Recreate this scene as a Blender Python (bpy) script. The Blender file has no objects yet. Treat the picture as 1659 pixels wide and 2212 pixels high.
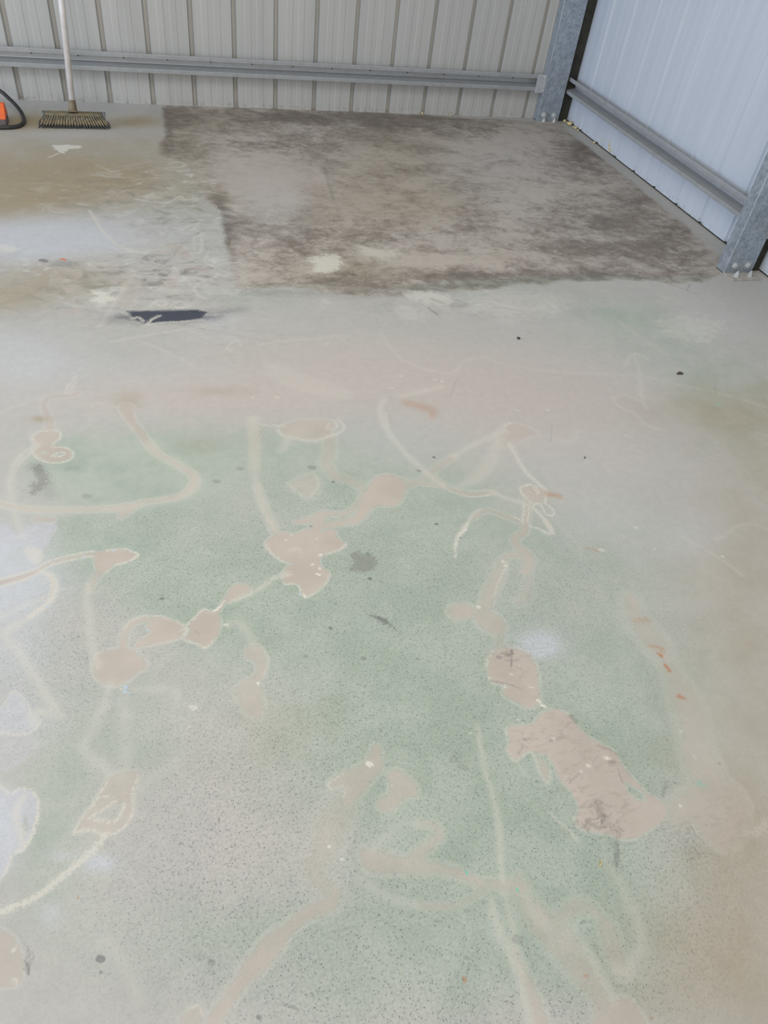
import bpy, bmesh, math, random
import numpy as np
from mathutils import Matrix, Vector
random.seed(7)
C = bpy.context.scene.collection

# ---------------------------------------------------------------- camera, light, exposure
F_PX, PITCH, ROLL, YAW = 1603.29, 0.8104235, 0.1508519, -0.3710238
CAM = np.array([0.60811, -4.81058, 1.39838])
W = 3.33                                   # right wall plane x, back wall plane is y = 0
def rz(t): return np.array([[math.cos(t), -math.sin(t), 0], [math.sin(t), math.cos(t), 0], [0, 0, 1.]])
def rx(t): return np.array([[1., 0, 0], [0, math.cos(t), -math.sin(t)], [0, math.sin(t), math.cos(t)]])
ROT = rz(YAW) @ rx(PITCH) @ rz(ROLL)
cd = bpy.data.cameras.new('camera'); cam = bpy.data.objects.new('camera', cd); C.objects.link(cam)
cd.sensor_fit = 'HORIZONTAL'; cd.sensor_width = 36.0; cd.lens = F_PX / 1659 * 36.0; cd.clip_start = 0.02
M4 = Matrix([[*ROT[0], CAM[0]], [*ROT[1], CAM[1]], [*ROT[2], CAM[2]], [0, 0, 0, 1]])
cam.matrix_world = M4
bpy.context.scene.camera = cam

vs = bpy.context.scene.view_settings
vs.view_transform = 'Standard'; vs.look = 'None'; vs.gamma = 1.0; vs.exposure = 0.05
try: vs.use_curve_mapping = False
except Exception: pass

wd = bpy.data.worlds.new('sky'); bpy.context.scene.world = wd; wd.use_nodes = True
bg = wd.node_tree.nodes['Background']; bg.inputs[0].default_value = (0.88, 0.93, 1.0, 1); bg.inputs[1].default_value = 0.5

def area(name, loc, target, sx, sy, power, col):
    l = bpy.data.lights.new(name, 'AREA'); l.shape = 'RECTANGLE'; l.size = sx; l.size_y = sy; l.energy = power; l.color = col
    o = bpy.data.objects.new(name, l); C.objects.link(o); o.location = loc
    d = Vector(target) - Vector(loc); o.rotation_euler = d.to_track_quat('-Z', 'Y').to_euler(); return o
area('roof_skylight_light', (0.5, -3.4, 3.3), (0.5, -3.4, 0), 3.2, 1.9, 64, (1.0, 0.94, 0.83))
area('left_door_light', (-5.2, -3.0, 1.5), (3.0, -2.2, 0.4), 4.4, 2.6, 285, (0.66, 0.78, 1.0))
area('front_door_light', (-1.2, -9.3, 1.7), (0.6, -2.0, 0.2), 4.6, 2.8, 118, (1.0, 0.90, 0.76))

# ---------------------------------------------------------------- helpers
def tag(o, label=None, cat=None, group=None, kind=None):
    if label: o['label'] = label
    if cat: o['category'] = cat
    if group: o['group'] = group
    if kind: o['kind'] = kind
    return o
def obj(name, bm, mat, parent=None, smooth=False):
    me = bpy.data.meshes.new(name); bm.normal_update(); bm.to_mesh(me); bm.free()
    if mat: me.materials.append(mat)
    if smooth:
        for p in me.polygons: p.use_smooth = True
    o = bpy.data.objects.new(name, me); C.objects.link(o)
    if parent:                      # meshes are built in world coordinates, the thing's Empty sits at its base
        o.parent = parent; o.location = -Vector(parent.location) if not parent.parent else (0, 0, 0)
    return o
def empty(name, loc, label, cat, group=None):
    o = bpy.data.objects.new(name, None); C.objects.link(o); o.location = loc; o.empty_display_size = 0.05
    return tag(o, label, cat, group)
def add_box(bm, x0, x1, y0, y1, z0, z1, bev=0.0, seg=2):
    m = Matrix.Translation(((x0+x1)/2, (y0+y1)/2, (z0+z1)/2)) @ Matrix.Diagonal((abs(x1-x0), abs(y1-y0), abs(z1-z0), 1))
    r = bmesh.ops.create_cube(bm, size=1.0, matrix=m)
    if bev > 0:
        es = list({e for v in r['verts'] for e in v.link_edges})
        bmesh.ops.bevel(bm, geom=es, offset=bev, segments=seg, affect='EDGES', profile=0.6)
def add_cyl(bm, p0, p1, r0, r1=None, n=16):
    r1 = r0 if r1 is None else r1
    p0, p1 = Vector(p0), Vector(p1); d = p1 - p0
    m = Matrix.Translation((p0+p1)/2) @ d.to_track_quat('Z', 'Y').to_matrix().to_4x4()
    bmesh.ops.create_cone(bm, cap_ends=True, cap_tris=False, segments=n, radius1=r0, radius2=max(r1, 1e-5), depth=d.length, matrix=m)
def add_prism(bm, pts, axis, a, b):
    """pts: closed 2D loop; swept along axis ('x','y','z') from a to b."""
    def P(p, t):
        return {'x': (t, p[0], p[1]), 'y': (p[0], t, p[1]), 'z': (p[0], p[1], t)}[axis]
    va = [bm.verts.new(P(p, a)) for p in pts]; vb = [bm.verts.new(P(p, b)) for p in pts]
    n = len(pts)
    for i in range(n): bm.faces.new((va[i], va[(i+1) % n], vb[(i+1) % n], vb[i]))
    bm.faces.new(va[::-1]); bm.faces.new(vb)
    bmesh.ops.recalc_face_normals(bm, faces=bm.faces[:])
def sheet_loop(path, t):
    """thin sheet: open 2D path thickened by t on its left side, returned as a closed loop"""
    path = [np.array(p, float) for p in path]; off = []
    for i, p in enumerate(path):
        ns = []
        if i > 0: d = path[i]-path[i-1]; ns.append(np.array([-d[1], d[0]])/np.linalg.norm(d))
        if i < len(path)-1: d = path[i+1]-path[i]; ns.append(np.array([-d[1], d[0]])/np.linalg.norm(d))
        n = sum(ns); n = n/np.linalg.norm(n); c = max(0.35, float(n @ ns[0]))
        off.append(p + n*t/c)
    return [tuple(p) for p in path] + [tuple(p) for p in off[::-1]]
def tube(bm, pts, r, n=12):
    pts = [Vector(p) for p in pts]; rings = []
    up = Vector((0, 0, 1))
    for i, p in enumerate(pts):
        d = (pts[min(i+1, len(pts)-1)] - pts[max(i-1, 0)]).normalized()
        a = d.cross(up); a = a.normalized() if a.length > 1e-4 else Vector((1, 0, 0)); b = d.cross(a)
        rings.append([bm.verts.new(p + (a*math.cos(2*math.pi*k/n) + b*math.sin(2*math.pi*k/n))*r) for k in range(n)])
    for i in range(len(rings)-1):
        for k in range(n): bm.faces.new((rings[i][k], rings[i][(k+1) % n], rings[i+1][(k+1) % n], rings[i+1][k]))
    bm.faces.new(rings[0][::-1]); bm.faces.new(rings[-1])
    bmesh.ops.recalc_face_normals(bm, faces=bm.faces[:])
def spline(pts, n=12):
    out = []; P = [np.array(p, float) for p in pts]; P = [2*P[0]-P[1]] + P + [2*P[-1]-P[-2]]
    for i in range(1, len(P)-2):
        for k in range(n):
            t = k/n
            out.append(0.5*((2*P[i]) + (-P[i-1]+P[i+1])*t + (2*P[i-1]-5*P[i]+4*P[i+1]-P[i+2])*t*t + (-P[i-1]+3*P[i]-3*P[i+1]+P[i+2])*t**3))
    out.append(P[-2]); return out

# ---------------------------------------------------------------- node helpers
def srgb(r, g, b):
    f = lambda c: (c/255/12.92) if c/255 <= 0.04045 else ((c/255+0.055)/1.055)**2.4
    return (f(r), f(g), f(b), 1)
class NT:
    def __init__(s, name):
        s.m = bpy.data.materials.new(name); s.m.use_nodes = True; s.t = s.m.node_tree; s.b = s.t.nodes['Principled BSDF']
        s.pos = None
    def n(s, k): return s.t.nodes.new(k)
    def link(s, a, b): s.t.links.new(a, b)
    def _in(s, sock, v):
        if isinstance(v, bpy.types.NodeSocket): s.link(v, sock)
        else: sock.default_value = v
    def coord(s):
        if s.pos is None: s.pos = s.n('ShaderNodeNewGeometry').outputs['Position']
        return s.pos
    def scaled(s, v, sc, rot=(0, 0, 0), loc=(0, 0, 0)):
        m = s.n('ShaderNodeMapping'); s._in(m.inputs[0], v); m.inputs['Scale'].default_value = sc; m.inputs['Rotation'].default_value = rot
        m.inputs['Location'].default_value = loc; return m.outputs[0]
    def noise(s, scale, detail=4, rough=0.5, vec=None, dist=0.0):
        n = s.n('ShaderNodeTexNoise'); s.link(vec if vec is not None else s.coord(), n.inputs['Vector'])
        n.inputs['Scale'].default_value = scale; n.inputs['Detail'].default_value = detail; n.inputs['Roughness'].default_value = rough
        n.inputs['Distortion'].default_value = dist
        return n.outputs['Fac']
    def voro(s, scale, vec=None, feat='F1', out='Distance'):
        n = s.n('ShaderNodeTexVoronoi'); n.feature = feat; s.link(vec if vec is not None else s.coord(), n.inputs['Vector']); n.inputs['Scale'].default_value = scale
        return n.outputs[out]
    def attr(s, name):
        n = s.n('ShaderNodeAttribute'); n.attribute_name = name; return n.outputs['Fac']
    def math(s, op, a, b=0.0, c=0.0, clamp=False):
        n = s.n('ShaderNodeMath'); n.operation = op; n.use_clamp = clamp
        s._in(n.inputs[0], a); s._in(n.inputs[1], b)
        if op in ('MULTIPLY_ADD',): s._in(n.inputs[2], c)
        return n.outputs[0]
    def ramp(s, v, a, b, o0=0.0, o1=1.0):
        n = s.n('ShaderNodeMapRange'); n.interpolation_type = 'SMOOTHSTEP'; s._in(n.inputs[0], v)
        for i, x in enumerate((a, b, o0, o1)): s._in(n.inputs[1+i], x)
        return n.outputs[0]
    def mix(s, f, a, b, mode='MIX'):
        n = s.n('ShaderNodeMix'); n.data_type = 'RGBA'; n.blend_type = mode
        s._in(n.inputs[0], f); s._in(n.inputs[6], a); s._in(n.inputs[7], b); return n.outputs[2]
    def bump(s, h, strength=0.3, dist=0.002):
        n = s.n('ShaderNodeBump'); n.inputs['Strength'].default_value = strength; n.inputs['Distance'].default_value = dist
        s._in(n.inputs['Height'], h); s.link(n.outputs[0], s.b.inputs['Normal'])
    def out(s, col=None, rough=None, metal=None, spec=None):
        if col is not None: s._in(s.b.inputs['Base Color'], col)
        if rough is not None: s._in(s.b.inputs['Roughness'], rough)
        if metal is not None: s._in(s.b.inputs['Metallic'], metal)
        if spec is not None: s._in(s.b.inputs['Specular IOR Level'], spec)
        return s.m
def simple(name, c1, c2, scale, rough=0.6, metal=0.0, bump=0.0):
    n = NT(name); f = n.ramp(n.noise(scale, 5), 0.35, 0.65)
    if bump: n.bump(n.noise(scale*3, 3), bump, 0.001)
    return n.out(n.mix(f, c1, c2), rough, metal)

# wall cladding: pale painted steel with faint dust and small marks near the floor
def mat_cladding(name, base, dusty):
    n = NT(name)
    streak = n.noise(1.0, 4, 0.5, n.scaled(n.coord(), (14, 14, 0.8)))
    c = n.mix(n.ramp(streak, 0.2, 0.8), base, dusty)
    fine = n.noise(1.0, 2, 0.5, n.scaled(n.coord(), (160, 160, 3)))
    c = n.mix(n.ramp(fine, 0.55, 0.75, 0, 0.10), c, srgb(225, 228, 232))
    sep = n.n('ShaderNodeSeparateXYZ'); n.link(n.coord(), sep.inputs[0])
    low = n.ramp(sep.outputs[2], 0.0, 0.05, 1, 0)
    d = n.math('MULTIPLY', low, n.ramp(n.noise(40, 5, 0.7), 0.45, 0.75))
    c = n.mix(n.math('MULTIPLY', d, 0.7), c, srgb(120, 108, 92))
    sp = n.ramp(n.voro(22), 0.035, 0.05, 1, 0)
    sp = n.math('MULTIPLY', sp, n.ramp(n.noise(3, 2), 0.60, 0.62))
    c = n.mix(n.math('MULTIPLY', sp, 0.6), c, srgb(90, 85, 80))
    return n.out(c, 0.42, 0.0, 0.45)
m_wall_b = mat_cladding('cladding_back', srgb(181, 180, 175), srgb(172, 172, 168))
m_wall_r = mat_cladding('cladding_right', srgb(196, 202, 210), srgb(186, 193, 203))

def mat_galv(name, dark, light, scale=160, rough=0.42, metal=0.75, dirt=None):
    n = NT(name)
    v = n.voro(scale, n.scaled(n.coord(), (1, 1, 0.55)), out='Color')
    sp = n.n('ShaderNodeSeparateColor'); n.link(v, sp.inputs[0])
    f = n.math('MULTIPLY_ADD', sp.outputs[0], 0.22, n.math('MULTIPLY', n.noise(22, 6, 0.75), 0.78))
    c = n.mix(n.ramp(f, 0.15, 0.85), dark, light)
    pit = n.ramp(n.noise(1.0, 3, 0.6, n.scaled(n.coord(), (150, 150, 60))), 0.66, 0.74)
    c = n.mix(n.math('MULTIPLY', pit, 0.45), c, srgb(60, 66, 74))
    if dirt: c = n.mix(n.ramp(n.noise(9, 4, 0.6), 0.5, 0.8, 0, 0.5), c, dirt)
    n.bump(f, 0.15, 0.001)
    return n.out(c, n.ramp(f, 0, 1, rough-0.06, rough+0.1), metal)
m_galv = mat_galv('galvanised_column_steel', srgb(128, 140, 150), srgb(188, 196, 204), 160, 0.42, 0.55)
m_edge = mat_galv('bright_folded_edge', srgb(205, 212, 220), srgb(225, 230, 236), 60, 0.5, 0.3)
m_girt = mat_galv('galvanised_girt_steel', srgb(166, 168, 168), srgb(178, 181, 182), 40, 0.4, 0.3)
m_bolt = mat_galv('zinc_bolt', srgb(190, 194, 196), srgb(214, 216, 214), 300, 0.35, 0.5)
m_bracket = simple('bracket_zinc', srgb(188, 190, 194), srgb(176, 178, 182), 30, 0.5, 0.3)
m_dark = simple('gap_shade', srgb(58, 57, 50), srgb(46, 45, 40), 20, 0.9)  # dark colour for shade in the gaps beside columns and under cladding
m_plate = simple('dusty_base_plate', srgb(176, 172, 165), srgb(160, 154, 145), 35, 0.8, 0.0, 0.2)
m_screw = simple('screw_steel', srgb(60, 58, 56), srgb(80, 78, 74), 90, 0.5, 0.6)
m_ceiling = simple('roof_sheet', srgb(190, 192, 190), srgb(180, 182, 180), 2, 0.6)

# ---------------------------------------------------------------- floor marks
def unproj(px, py):
    d = ROT @ np.array([(px-829.5)/F_PX, (1106-py)/F_PX, -1.0]); t = -CAM[2]/d[2]
    return (CAM + t*d)[:2], t           # world point on the slab, depth along the view
def wpt(p): return unproj(p[0], p[1])[0]
def wlen(p, w): return w*unproj(p[0], p[1])[1]/F_PX

xs = np.concatenate([np.linspace(-6, -0.3, 20), np.arange(-0.05, W+0.004, 0.004), [W+0.1]])
ys = np.concatenate([np.linspace(-9.5, -4.95, 16), np.arange(-4.80, 0.004, 0.004), [0.1]])
NX, NY = len(xs), len(ys)
GX, GY = np.meshgrid(xs, ys)             # shape NY, NX
def win(x0, x1, y0, y1):
    i0, i1 = np.searchsorted(xs, [x0, x1]); j0, j1 = np.searchsorted(ys, [y0, y1]); return slice(j0, max(j1, j0+1)), slice(i0, max(i1, i0+1))
class Layer:
    """signed distance in units of edge softness plus the strength of the nearest mark"""
    def __init__(s): s.d = np.full((NY, NX), 30.0, np.float32); s.s = np.zeros((NY, NX), np.float32)
    def put(s, w, nd, st):
        m = nd < s.d[w]; s.d[w] = np.where(m, nd, s.d[w])
        near = m & (nd < 6); s.s[w] = np.where(near, st, s.s[w])
    def stroke(s, pts, st=1.0, soft=4, smooth=True):
        """pts: (x, y, width) along the mark"""
        P = [np.array([*wpt(p), wlen(p, p[2])/2, wlen(p, soft)]) for p in pts]
        if smooth and len(P) > 2: P = spline(P, 5)
        for a, b in zip(P[:-1], P[1:]):
            r = max(a[2], b[2]) + 7*max(a[3], b[3])
            w = win(min(a[0], b[0])-r, max(a[0], b[0])+r, min(a[1], b[1])-r, max(a[1], b[1])+r)
            X, Y = GX[w], GY[w]; dx, dy = b[0]-a[0], b[1]-a[1]; L = dx*dx+dy*dy+1e-12
            t = np.clip(((X-a[0])*dx+(Y-a[1])*dy)/L, 0, 1)
            d = np.hypot(X-a[0]-t*dx, Y-a[1]-t*dy) - (a[2]+t*(b[2]-a[2]))
            s.put(w, d/(a[3]+t*(b[3]-a[3])), st)
    def poly(s, pts, st=1.0, soft=4, holes=(), smooth=True):
        c = pts[0]; sf = wlen(c, soft)
        def sdf(pp, X, Y):
            Q = [wpt(p) for p in pp]
            if smooth:
                n = len(Q); Q = spline([Q[-1]]+Q+[Q[0], Q[1]], 4)[4:4+4*n]
            d = np.full(X.shape, 1e9); ins = np.zeros(X.shape, bool)
            for i in range(len(Q)):
                a, b = Q[i], Q[(i+1) % len(Q)]; dx, dy = b[0]-a[0], b[1]-a[1]
                t = np.clip(((X-a[0])*dx+(Y-a[1])*dy)/(dx*dx+dy*dy+1e-12), 0, 1)
                d = np.minimum(d, np.hypot(X-a[0]-t*dx, Y-a[1]-t*dy))
                cr = ((a[1] > Y) != (b[1] > Y)) & (X < dx*(Y-a[1])/(dy if abs(dy) > 1e-9 else 1e-9)+a[0]); ins ^= cr
            return np.where(ins, -d, d)
        A = np.array([wpt(p) for p in pts]); r = 7*sf
        w = win(A[:, 0].min()-r, A[:, 0].max()+r, A[:, 1].min()-r, A[:, 1].max()+r)
        X, Y = GX[w], GY[w]; d = sdf(pts, X, Y)
        for h in holes: d = np.maximum(d, -sdf(h, X, Y))
        s.put(w, d/sf, st)
class Field:
    def __init__(s, v=0.0): s.v = np.full((NY, NX), v, np.float32)
    def blob(s, px, py, rx_, ry_, a, sharp=1.0, ang=0.0):
        o = wpt((px, py)); ca, sa = math.cos(math.radians(ang)), math.sin(math.radians(ang))
        e1 = (wpt((px+3*ca, py+3*sa))-wpt((px-3*ca, py-3*sa)))/6*rx_; e2 = (wpt((px-3*sa, py+3*ca))-wpt((px+3*sa, py-3*ca)))/6*ry_
        Mi = np.linalg.inv(np.array([e1, e2]).T); R = 2.6*max(np.linalg.norm(e1), np.linalg.norm(e2))
        w = win(o[0]-R, o[0]+R, o[1]-R, o[1]+R); X, Y = GX[w]-o[0], GY[w]-o[1]
        u = Mi[0, 0]*X+Mi[0, 1]*Y; v = Mi[1, 0]*X+Mi[1, 1]*Y
        s.v[w] += a*np.exp(-(u*u+v*v)**sharp)


COL = {k: srgb(*v) for k, v in dict(
    base1=(192,187,180), base2=(184,181,174), base3=(178,178,172), pink=(196,184,175), green1=(173,183,168), green2=(163,175,159),
    tan=(164,147,116), bay_light=(193,183,172), bay_dark=(140,129,118), bay_tan=(172,158,136), bay_deep=(112,102,92), lilac=(197,195,200),
    bloom_glare=(200,202,206), pit=(92,100,96), grain=(214,216,208), glue1=(193,181,169), glue2=(184,172,160), pale=(208,203,191), black=(58,63,76),
    dark=(98,98,98), rust=(178,120,74), grime=(138,134,124), smudge=(118,112,106), strip1=(160,160,148), strip2=(128,126,114), white=(220,216,202), orange=(226,112,62), teal=(100,196,170), blue=(178,196,216)).items()}

glue, pale, lil, dark, white, rustl, patch = Layer(), Layer(), Layer(), Layer(), Layer(), Layer(), Layer()
def G(pts, st=0.85, soft=4): glue.stroke(pts, st, soft)
def P(pts, st=0.8, soft=4):
    w = sum(p[2] for p in pts)/len(pts)
    pale.stroke(pts, st*(1.05 if w < 7 else 0.95 if w < 12 else 1.15 if pts[0][0] < 260 and pts[0][1] > 1220 else 0.78), soft if w < 9 else soft*1.3)
# --- adhesive trails and puddles, left side
G([(272,880,26),(282,905,16),(300,930,14),(325,965,12),(345,983,10),(385,1005,11),(412,1022,13),(421,1040,14),(408,1060,13),(385,1073,11),(350,1080,10),(310,1085,9),(285,1094,16),(240,1099,13),(180,1101,11),(100,1102,11),(40,1097,10),(-10,1085,10)], .8)
P([(325,958,30),(345,983,26),(385,1003,26),(414,1022,26),(424,1040,26),(410,1062,26),(385,1076,24),(350,1083,20),(290,1094,20),(180,1101,26),(60,1100,28),(-10,1086,26)], .42, 8)
G([(250,1098,8),(275,1098,26),(262,1116,10)], .8)
glue.poly([(70,942),(85,933),(110,930),(127,935),(126,948),(112,958),(110,965),(85,967),(72,952)], .9)
glue.poly([(70,972),(82,965),(115,963),(140,967),(156,978),(152,990),(130,998),(98,996),(78,985)], .9, 3, holes=[[(112,984),(128,976),(142,980),(132,986)],[(88,976),(98,974),(104,980),(94,982)]])
P([(112,984,3),(128,977,3),(140,979,3),(130,986,3),(112,986,3)], .9, 2)
for ring in ([(70,942),(85,933),(110,930),(128,935),(127,948),(113,958)], [(113,966),(140,967),(157,978),(153,991),(130,999),(98,997),(76,985),(69,973)], [(69,946),(78,958),(70,972)]):
    P([(x,y,3) for x,y in ring], .9, 2.5)
G([(108,930,11),(106,905,12),(97,885,10),(95,872,8)], .6)
G([(95,872,6),(108,857,12),(140,855,12),(168,850,10)], .5)
P([(142,850,4),(148,832,4),(165,812,4)], .7, 3); P([(152,852,4),(156,836,4),(168,818,3)], .5, 3)
P([(82,958,14),(50,985,16),(30,1010,16),(22,1040,17),(24,1070,17),(30,1098,15),(38,1130,14),(50,1160,12)], .55, 5)
P([(80,955,3),(48,980,3),(26,1006,3)], .9, 2.5); P([(84,964,3),(56,988,3),(38,1008,3)], .8, 2.5)
lil.poly([(-20,1140),(20,1138),(35,1158),(50,1144),(70,1131),(122,1128),(118,1150),(105,1175),(92,1190),(88,1212),(72,1217),(55,1200),(46,1178),(28,1192),(5,1210),(-20,1220)], .8, 6)
G([(80,1121,14),(110,1123,14)], .7)
pale.poly([(52,1188),(62,1180),(90,1188),(90,1210),(78,1219),(62,1208)], .7, 4)
G([(-10,1262,18),(45,1247,16),(80,1234,10),(100,1220,10),(150,1205,9),(205,1197,8)], .8, 4)
for o in (-7, 7): P([(-10,1262+o,4),(45,1247+o,4),(84,1232+o*.8,4),(104,1218+o*.6,4),(150,1205+o*.7,3),(200,1196+o*.7,3)], .85, 3)
glue.poly([(205,1197),(230,1190),(265,1187),(290,1195),(297,1201),(270,1215),(247,1219),(228,1236),(212,1238),(205,1216)], .95, 3)
P([(230,1189,3),(268,1186,3),(297,1199,5),(275,1213,4),(248,1221,3)], .95, 2.5)
G([(215,1235,16),(200,1258,12),(193,1275,8)], .6); P([(193,1262,14),(189,1290,13),(193,1340,14),(200,1400,16),(212,1440,14)], .4, 6)
P([(85,1233,8),(107,1242,11),(118,1262,13),(113,1290,13),(92,1312,15),(62,1335,15)], .75, 4)
G([(108,1244,5),(116,1262,6),(110,1290,6)], .7, 3)
P([(119,1277,5),(135,1273,5),(153,1270,4)], .6, 3); P([(-5,1338,5),(45,1314,5),(92,1294,5)], .65, 3); P([(-5,1330,3),(45,1307,3),(92,1288,3)], .4, 3)
P([(50,1342,18),(22,1360,20),(10,1376,16),(30,1394,18),(55,1430,19),(90,1485,18),(118,1528,18),(130,1545,8)], .45, 6)
P([(126,1552,6),(110,1545,10),(88,1538,16),(70,1545,20),(75,1560,20)], .45, 5)
P([(8,1382,3),(3,1373,3),(10,1366,3)], .8, 3)
lil.poly([(28,1493),(45,1500),(62,1525),(68,1545),(86,1552),(80,1570),(60,1585),(30,1586),(-20,1582),(-20,1540),(12,1522)], .62, 6, holes=[[(38,1560),(42,1545),(48,1548),(44,1562)]])
for ring in ([(3,1528,3),(16,1512,3),(28,1494,3),(45,1502,3),(62,1524,3),(66,1538,4),(88,1537,4),(108,1537,3),(112,1528,3)], [(0,1583,5),(30,1586,5),(62,1584,5),(82,1568,6),(88,1555,4)]): P(ring, .75, 3)
lil.poly([(-20,1592),(50,1590),(82,1600),(85,1615),(60,1640),(25,1663),(-20,1655)], .45, 8, holes=[[(30,1610),(40,1602),(40,1612)]])
lil.poly([(-30,1690),(15,1708),(45,1702),(72,1712),(83,1735),(75,1785),(50,1835),(28,1848),(12,1885),(-30,1920)], .85, 4, holes=[[(48,1790),(55,1762),(60,1790),(52,1810)]])
P([(-5,1690,4),(14,1710,4),(24,1716,4),(46,1702,4),(72,1712,4),(83,1735,5),(76,1785,8),(52,1832,9),(28,1846,6),(12,1885,5),(-10,1905,5)], .9, 3)
P([(50,1722,10),(36,1745,14),(35,1772,12),(48,1800,14),(46,1826,9)], .75, 5)
# petals and leaves
glue.poly([(322,1340),(345,1332),(385,1345),(401,1360),(395,1374),(370,1385),(330,1392),(296,1398),(300,1386),(326,1368),(318,1352),(330,1346)], .9, 3)
G([(335,1338,8),(305,1338,12),(282,1350,14),(270,1370,14),(266,1398,14)], .75)
P([(345,1331,3),(318,1330,3),(285,1340,3),(268,1360,3)], .7, 3); P([(348,1332,3),(386,1346,3),(403,1360,4),(396,1376,3),(330,1393,2)], .6, 3)
glue.poly([(207,1420),(225,1410),(262,1400),(290,1408),(317,1436),(300,1450),(275,1470),(238,1480),(212,1465),(202,1440)], .85, 5)
glue.poly([(405,1353),(420,1336),(436,1319),(452,1320),(470,1325),(476,1345),(470,1372),(445,1398),(425,1390),(398,1380),(412,1364)], .95, 3)
P([(400,1356,4),(420,1335,3),(438,1317,4),(452,1322,3)], .8, 3); P([(398,1380,3),(425,1391,4),(445,1399,4),(466,1378,3)], .7, 3); P([(395,1362,6),(405,1360,5),(398,1370,5)], .8, 3)
G([(468,1322,7),(484,1302,5),(498,1286,6),(510,1275,14),(528,1272,16),(538,1272,8)], .95, 3); G([(492,1284,6),(480,1305,8)], .9, 3)
glue.poly([(488,1290),(500,1270),(515,1261),(535,1266),(539,1280),(520,1290),(497,1300)], .95, 3)
white.stroke([(484,1298,4),(478,1308,3),(470,1315,4),(460,1322,4)], .9, 2)
P([(496,1302,4),(518,1292,9),(540,1284,10),(565,1268,12),(590,1250,12),(622,1240,14)], .65, 4)
P([(484,1348,16),(512,1346,20),(533,1362,20),(548,1392,20)], .5, 6)
glue.poly([(533,1400),(552,1394),(568,1405),(577,1430),(568,1460),(550,1478),(514,1487),(528,1470),(548,1462),(556,1440),(545,1425),(531,1420)], .7, 4)
glue.poly([(512,1488),(550,1478),(562,1490),(566,1528),(555,1548),(528,1532)], .62, 7)
P([(566,1398,4),(578,1428,4),(570,1458,4)], .45, 4)
P([(240,1478,22),(222,1530,22),(196,1580,22),(180,1615,20),(205,1640,20),(238,1668,20)], .33, 7)
P([(268,1480,22),(270,1560,24),(275,1620,24),(268,1668,24)], .33, 7)
P([(290,1487,18),(340,1488,18),(380,1492,16),(382,1525,14)], .36, 5); P([(392,1635,20),(340,1672,20),(302,1705,16)], .3, 7)
glue.poly([(240,1675),(303,1668),(288,1710),(287,1755),(262,1790),(240,1800),(215,1800),(192,1792),(160,1800),(172,1775),(200,1738),(218,1708)], .62, 4, holes=[[(198,1766),(230,1745),(268,1733),(268,1752),(250,1773),(225,1773)]])
for ring in ([(160,1801,5),(172,1775,3),(202,1735,3),(232,1690,3)], [(160,1800,5),(192,1791,5),(215,1799,5),(240,1801,5),(264,1789,4),(286,1756,4),(286,1712,4),(300,1672,3)], [(198,1768,4),(226,1775,4),(250,1774,4),(264,1750,4),(268,1735,4)], [(190,1768,4),(220,1750,4),(252,1730,4)], [(205,1728,3),(225,1720,3),(245,1722,3)]): P(ring, .85, 3)
P([(228,1803,11),(200,1838,14),(160,1872,13),(120,1905,13),(70,1942,14),(-10,1975,16)], .8, 4)
# --- middle flower
glue.poly([(573,1175),(590,1158),(610,1150),(635,1154),(665,1143),(695,1152),(718,1143),(732,1165),(746,1176),(735,1186),(704,1196),(690,1207),(695,1225),(710,1238),(702,1260),(672,1284),(655,1284),(645,1262),(618,1260),(611,1240),(625,1217),(610,1210),(588,1196)], 1.0, 3)
P([(573,1175,3),(588,1196,4),(610,1212,4),(624,1218,3)], .8, 3); P([(747,1176,4),(734,1187,4),(704,1197,3)], .8, 3); P([(712,1240,3),(701,1262,3),(672,1286,3),(655,1285,3),(643,1263,4),(616,1261,5)], .75, 3); P([(626,1190,8),(642,1186,8),(650,1192,6)], .5, 4)
P([(548,905,26),(549,960,26),(549,1012,24)], .62, 5); P([(549,1012,20),(555,1050,16),(572,1100,16),(592,1145,18)], .5, 5); G([(555,1050,8),(573,1100,9),(594,1148,14)], .6, 5)
glue.poly([(606,925),(640,910),(700,908),(722,914),(712,938),(684,952),(642,946),(612,938)], .75, 5)
for ring in ([(540,912,5),(575,918,4),(612,920,4)], [(600,930,5),(615,942,4),(640,947,4),(680,951,4),(712,942,6),(738,932,6),(742,918,5),(730,905,4)], [(708,925,3),(712,915,3),(725,914,3),(728,922,3),(716,928,3)]): P(ring, .7, 4)
P([(626,945,20),(615,962,20),(608,974,16)], .5, 6)
G([(712,945,20),(712,985,18),(704,998,18),(722,1028,16),(745,1035,14),(770,1045,14),(788,1058,14)], .55, 6)
glue.poly([(628,1050),(650,1035),(672,1028),(686,1045),(678,1068),(664,1074),(648,1062)], .5, 8)
P([(684,1030,5),(687,1050,5),(670,1072,5)], .5, 4); P([(622,1045,4),(640,1060,5),(662,1076,4)], .5, 4)
glue.poly([(782,1075),(800,1045),(820,1028),(850,1027),(875,1045),(873,1070),(860,1088),(838,1093),(812,1093),(796,1106),(778,1124),(760,1130),(774,1100)], .95, 4)
G([(792,1062,12),(776,1085,9),(758,1103,9),(735,1111,9),(700,1110,14),(672,1122,14),(640,1128,9)], .85, 4)
G([(786,1112,14),(765,1122,13),(742,1130,12),(712,1134,12),(685,1140,16)], .9, 4); G([(756,1106,5),(738,1120,5)], .7, 4); G([(700,1108,10),(690,1130,22),(680,1145,20)], .85, 5)
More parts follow.
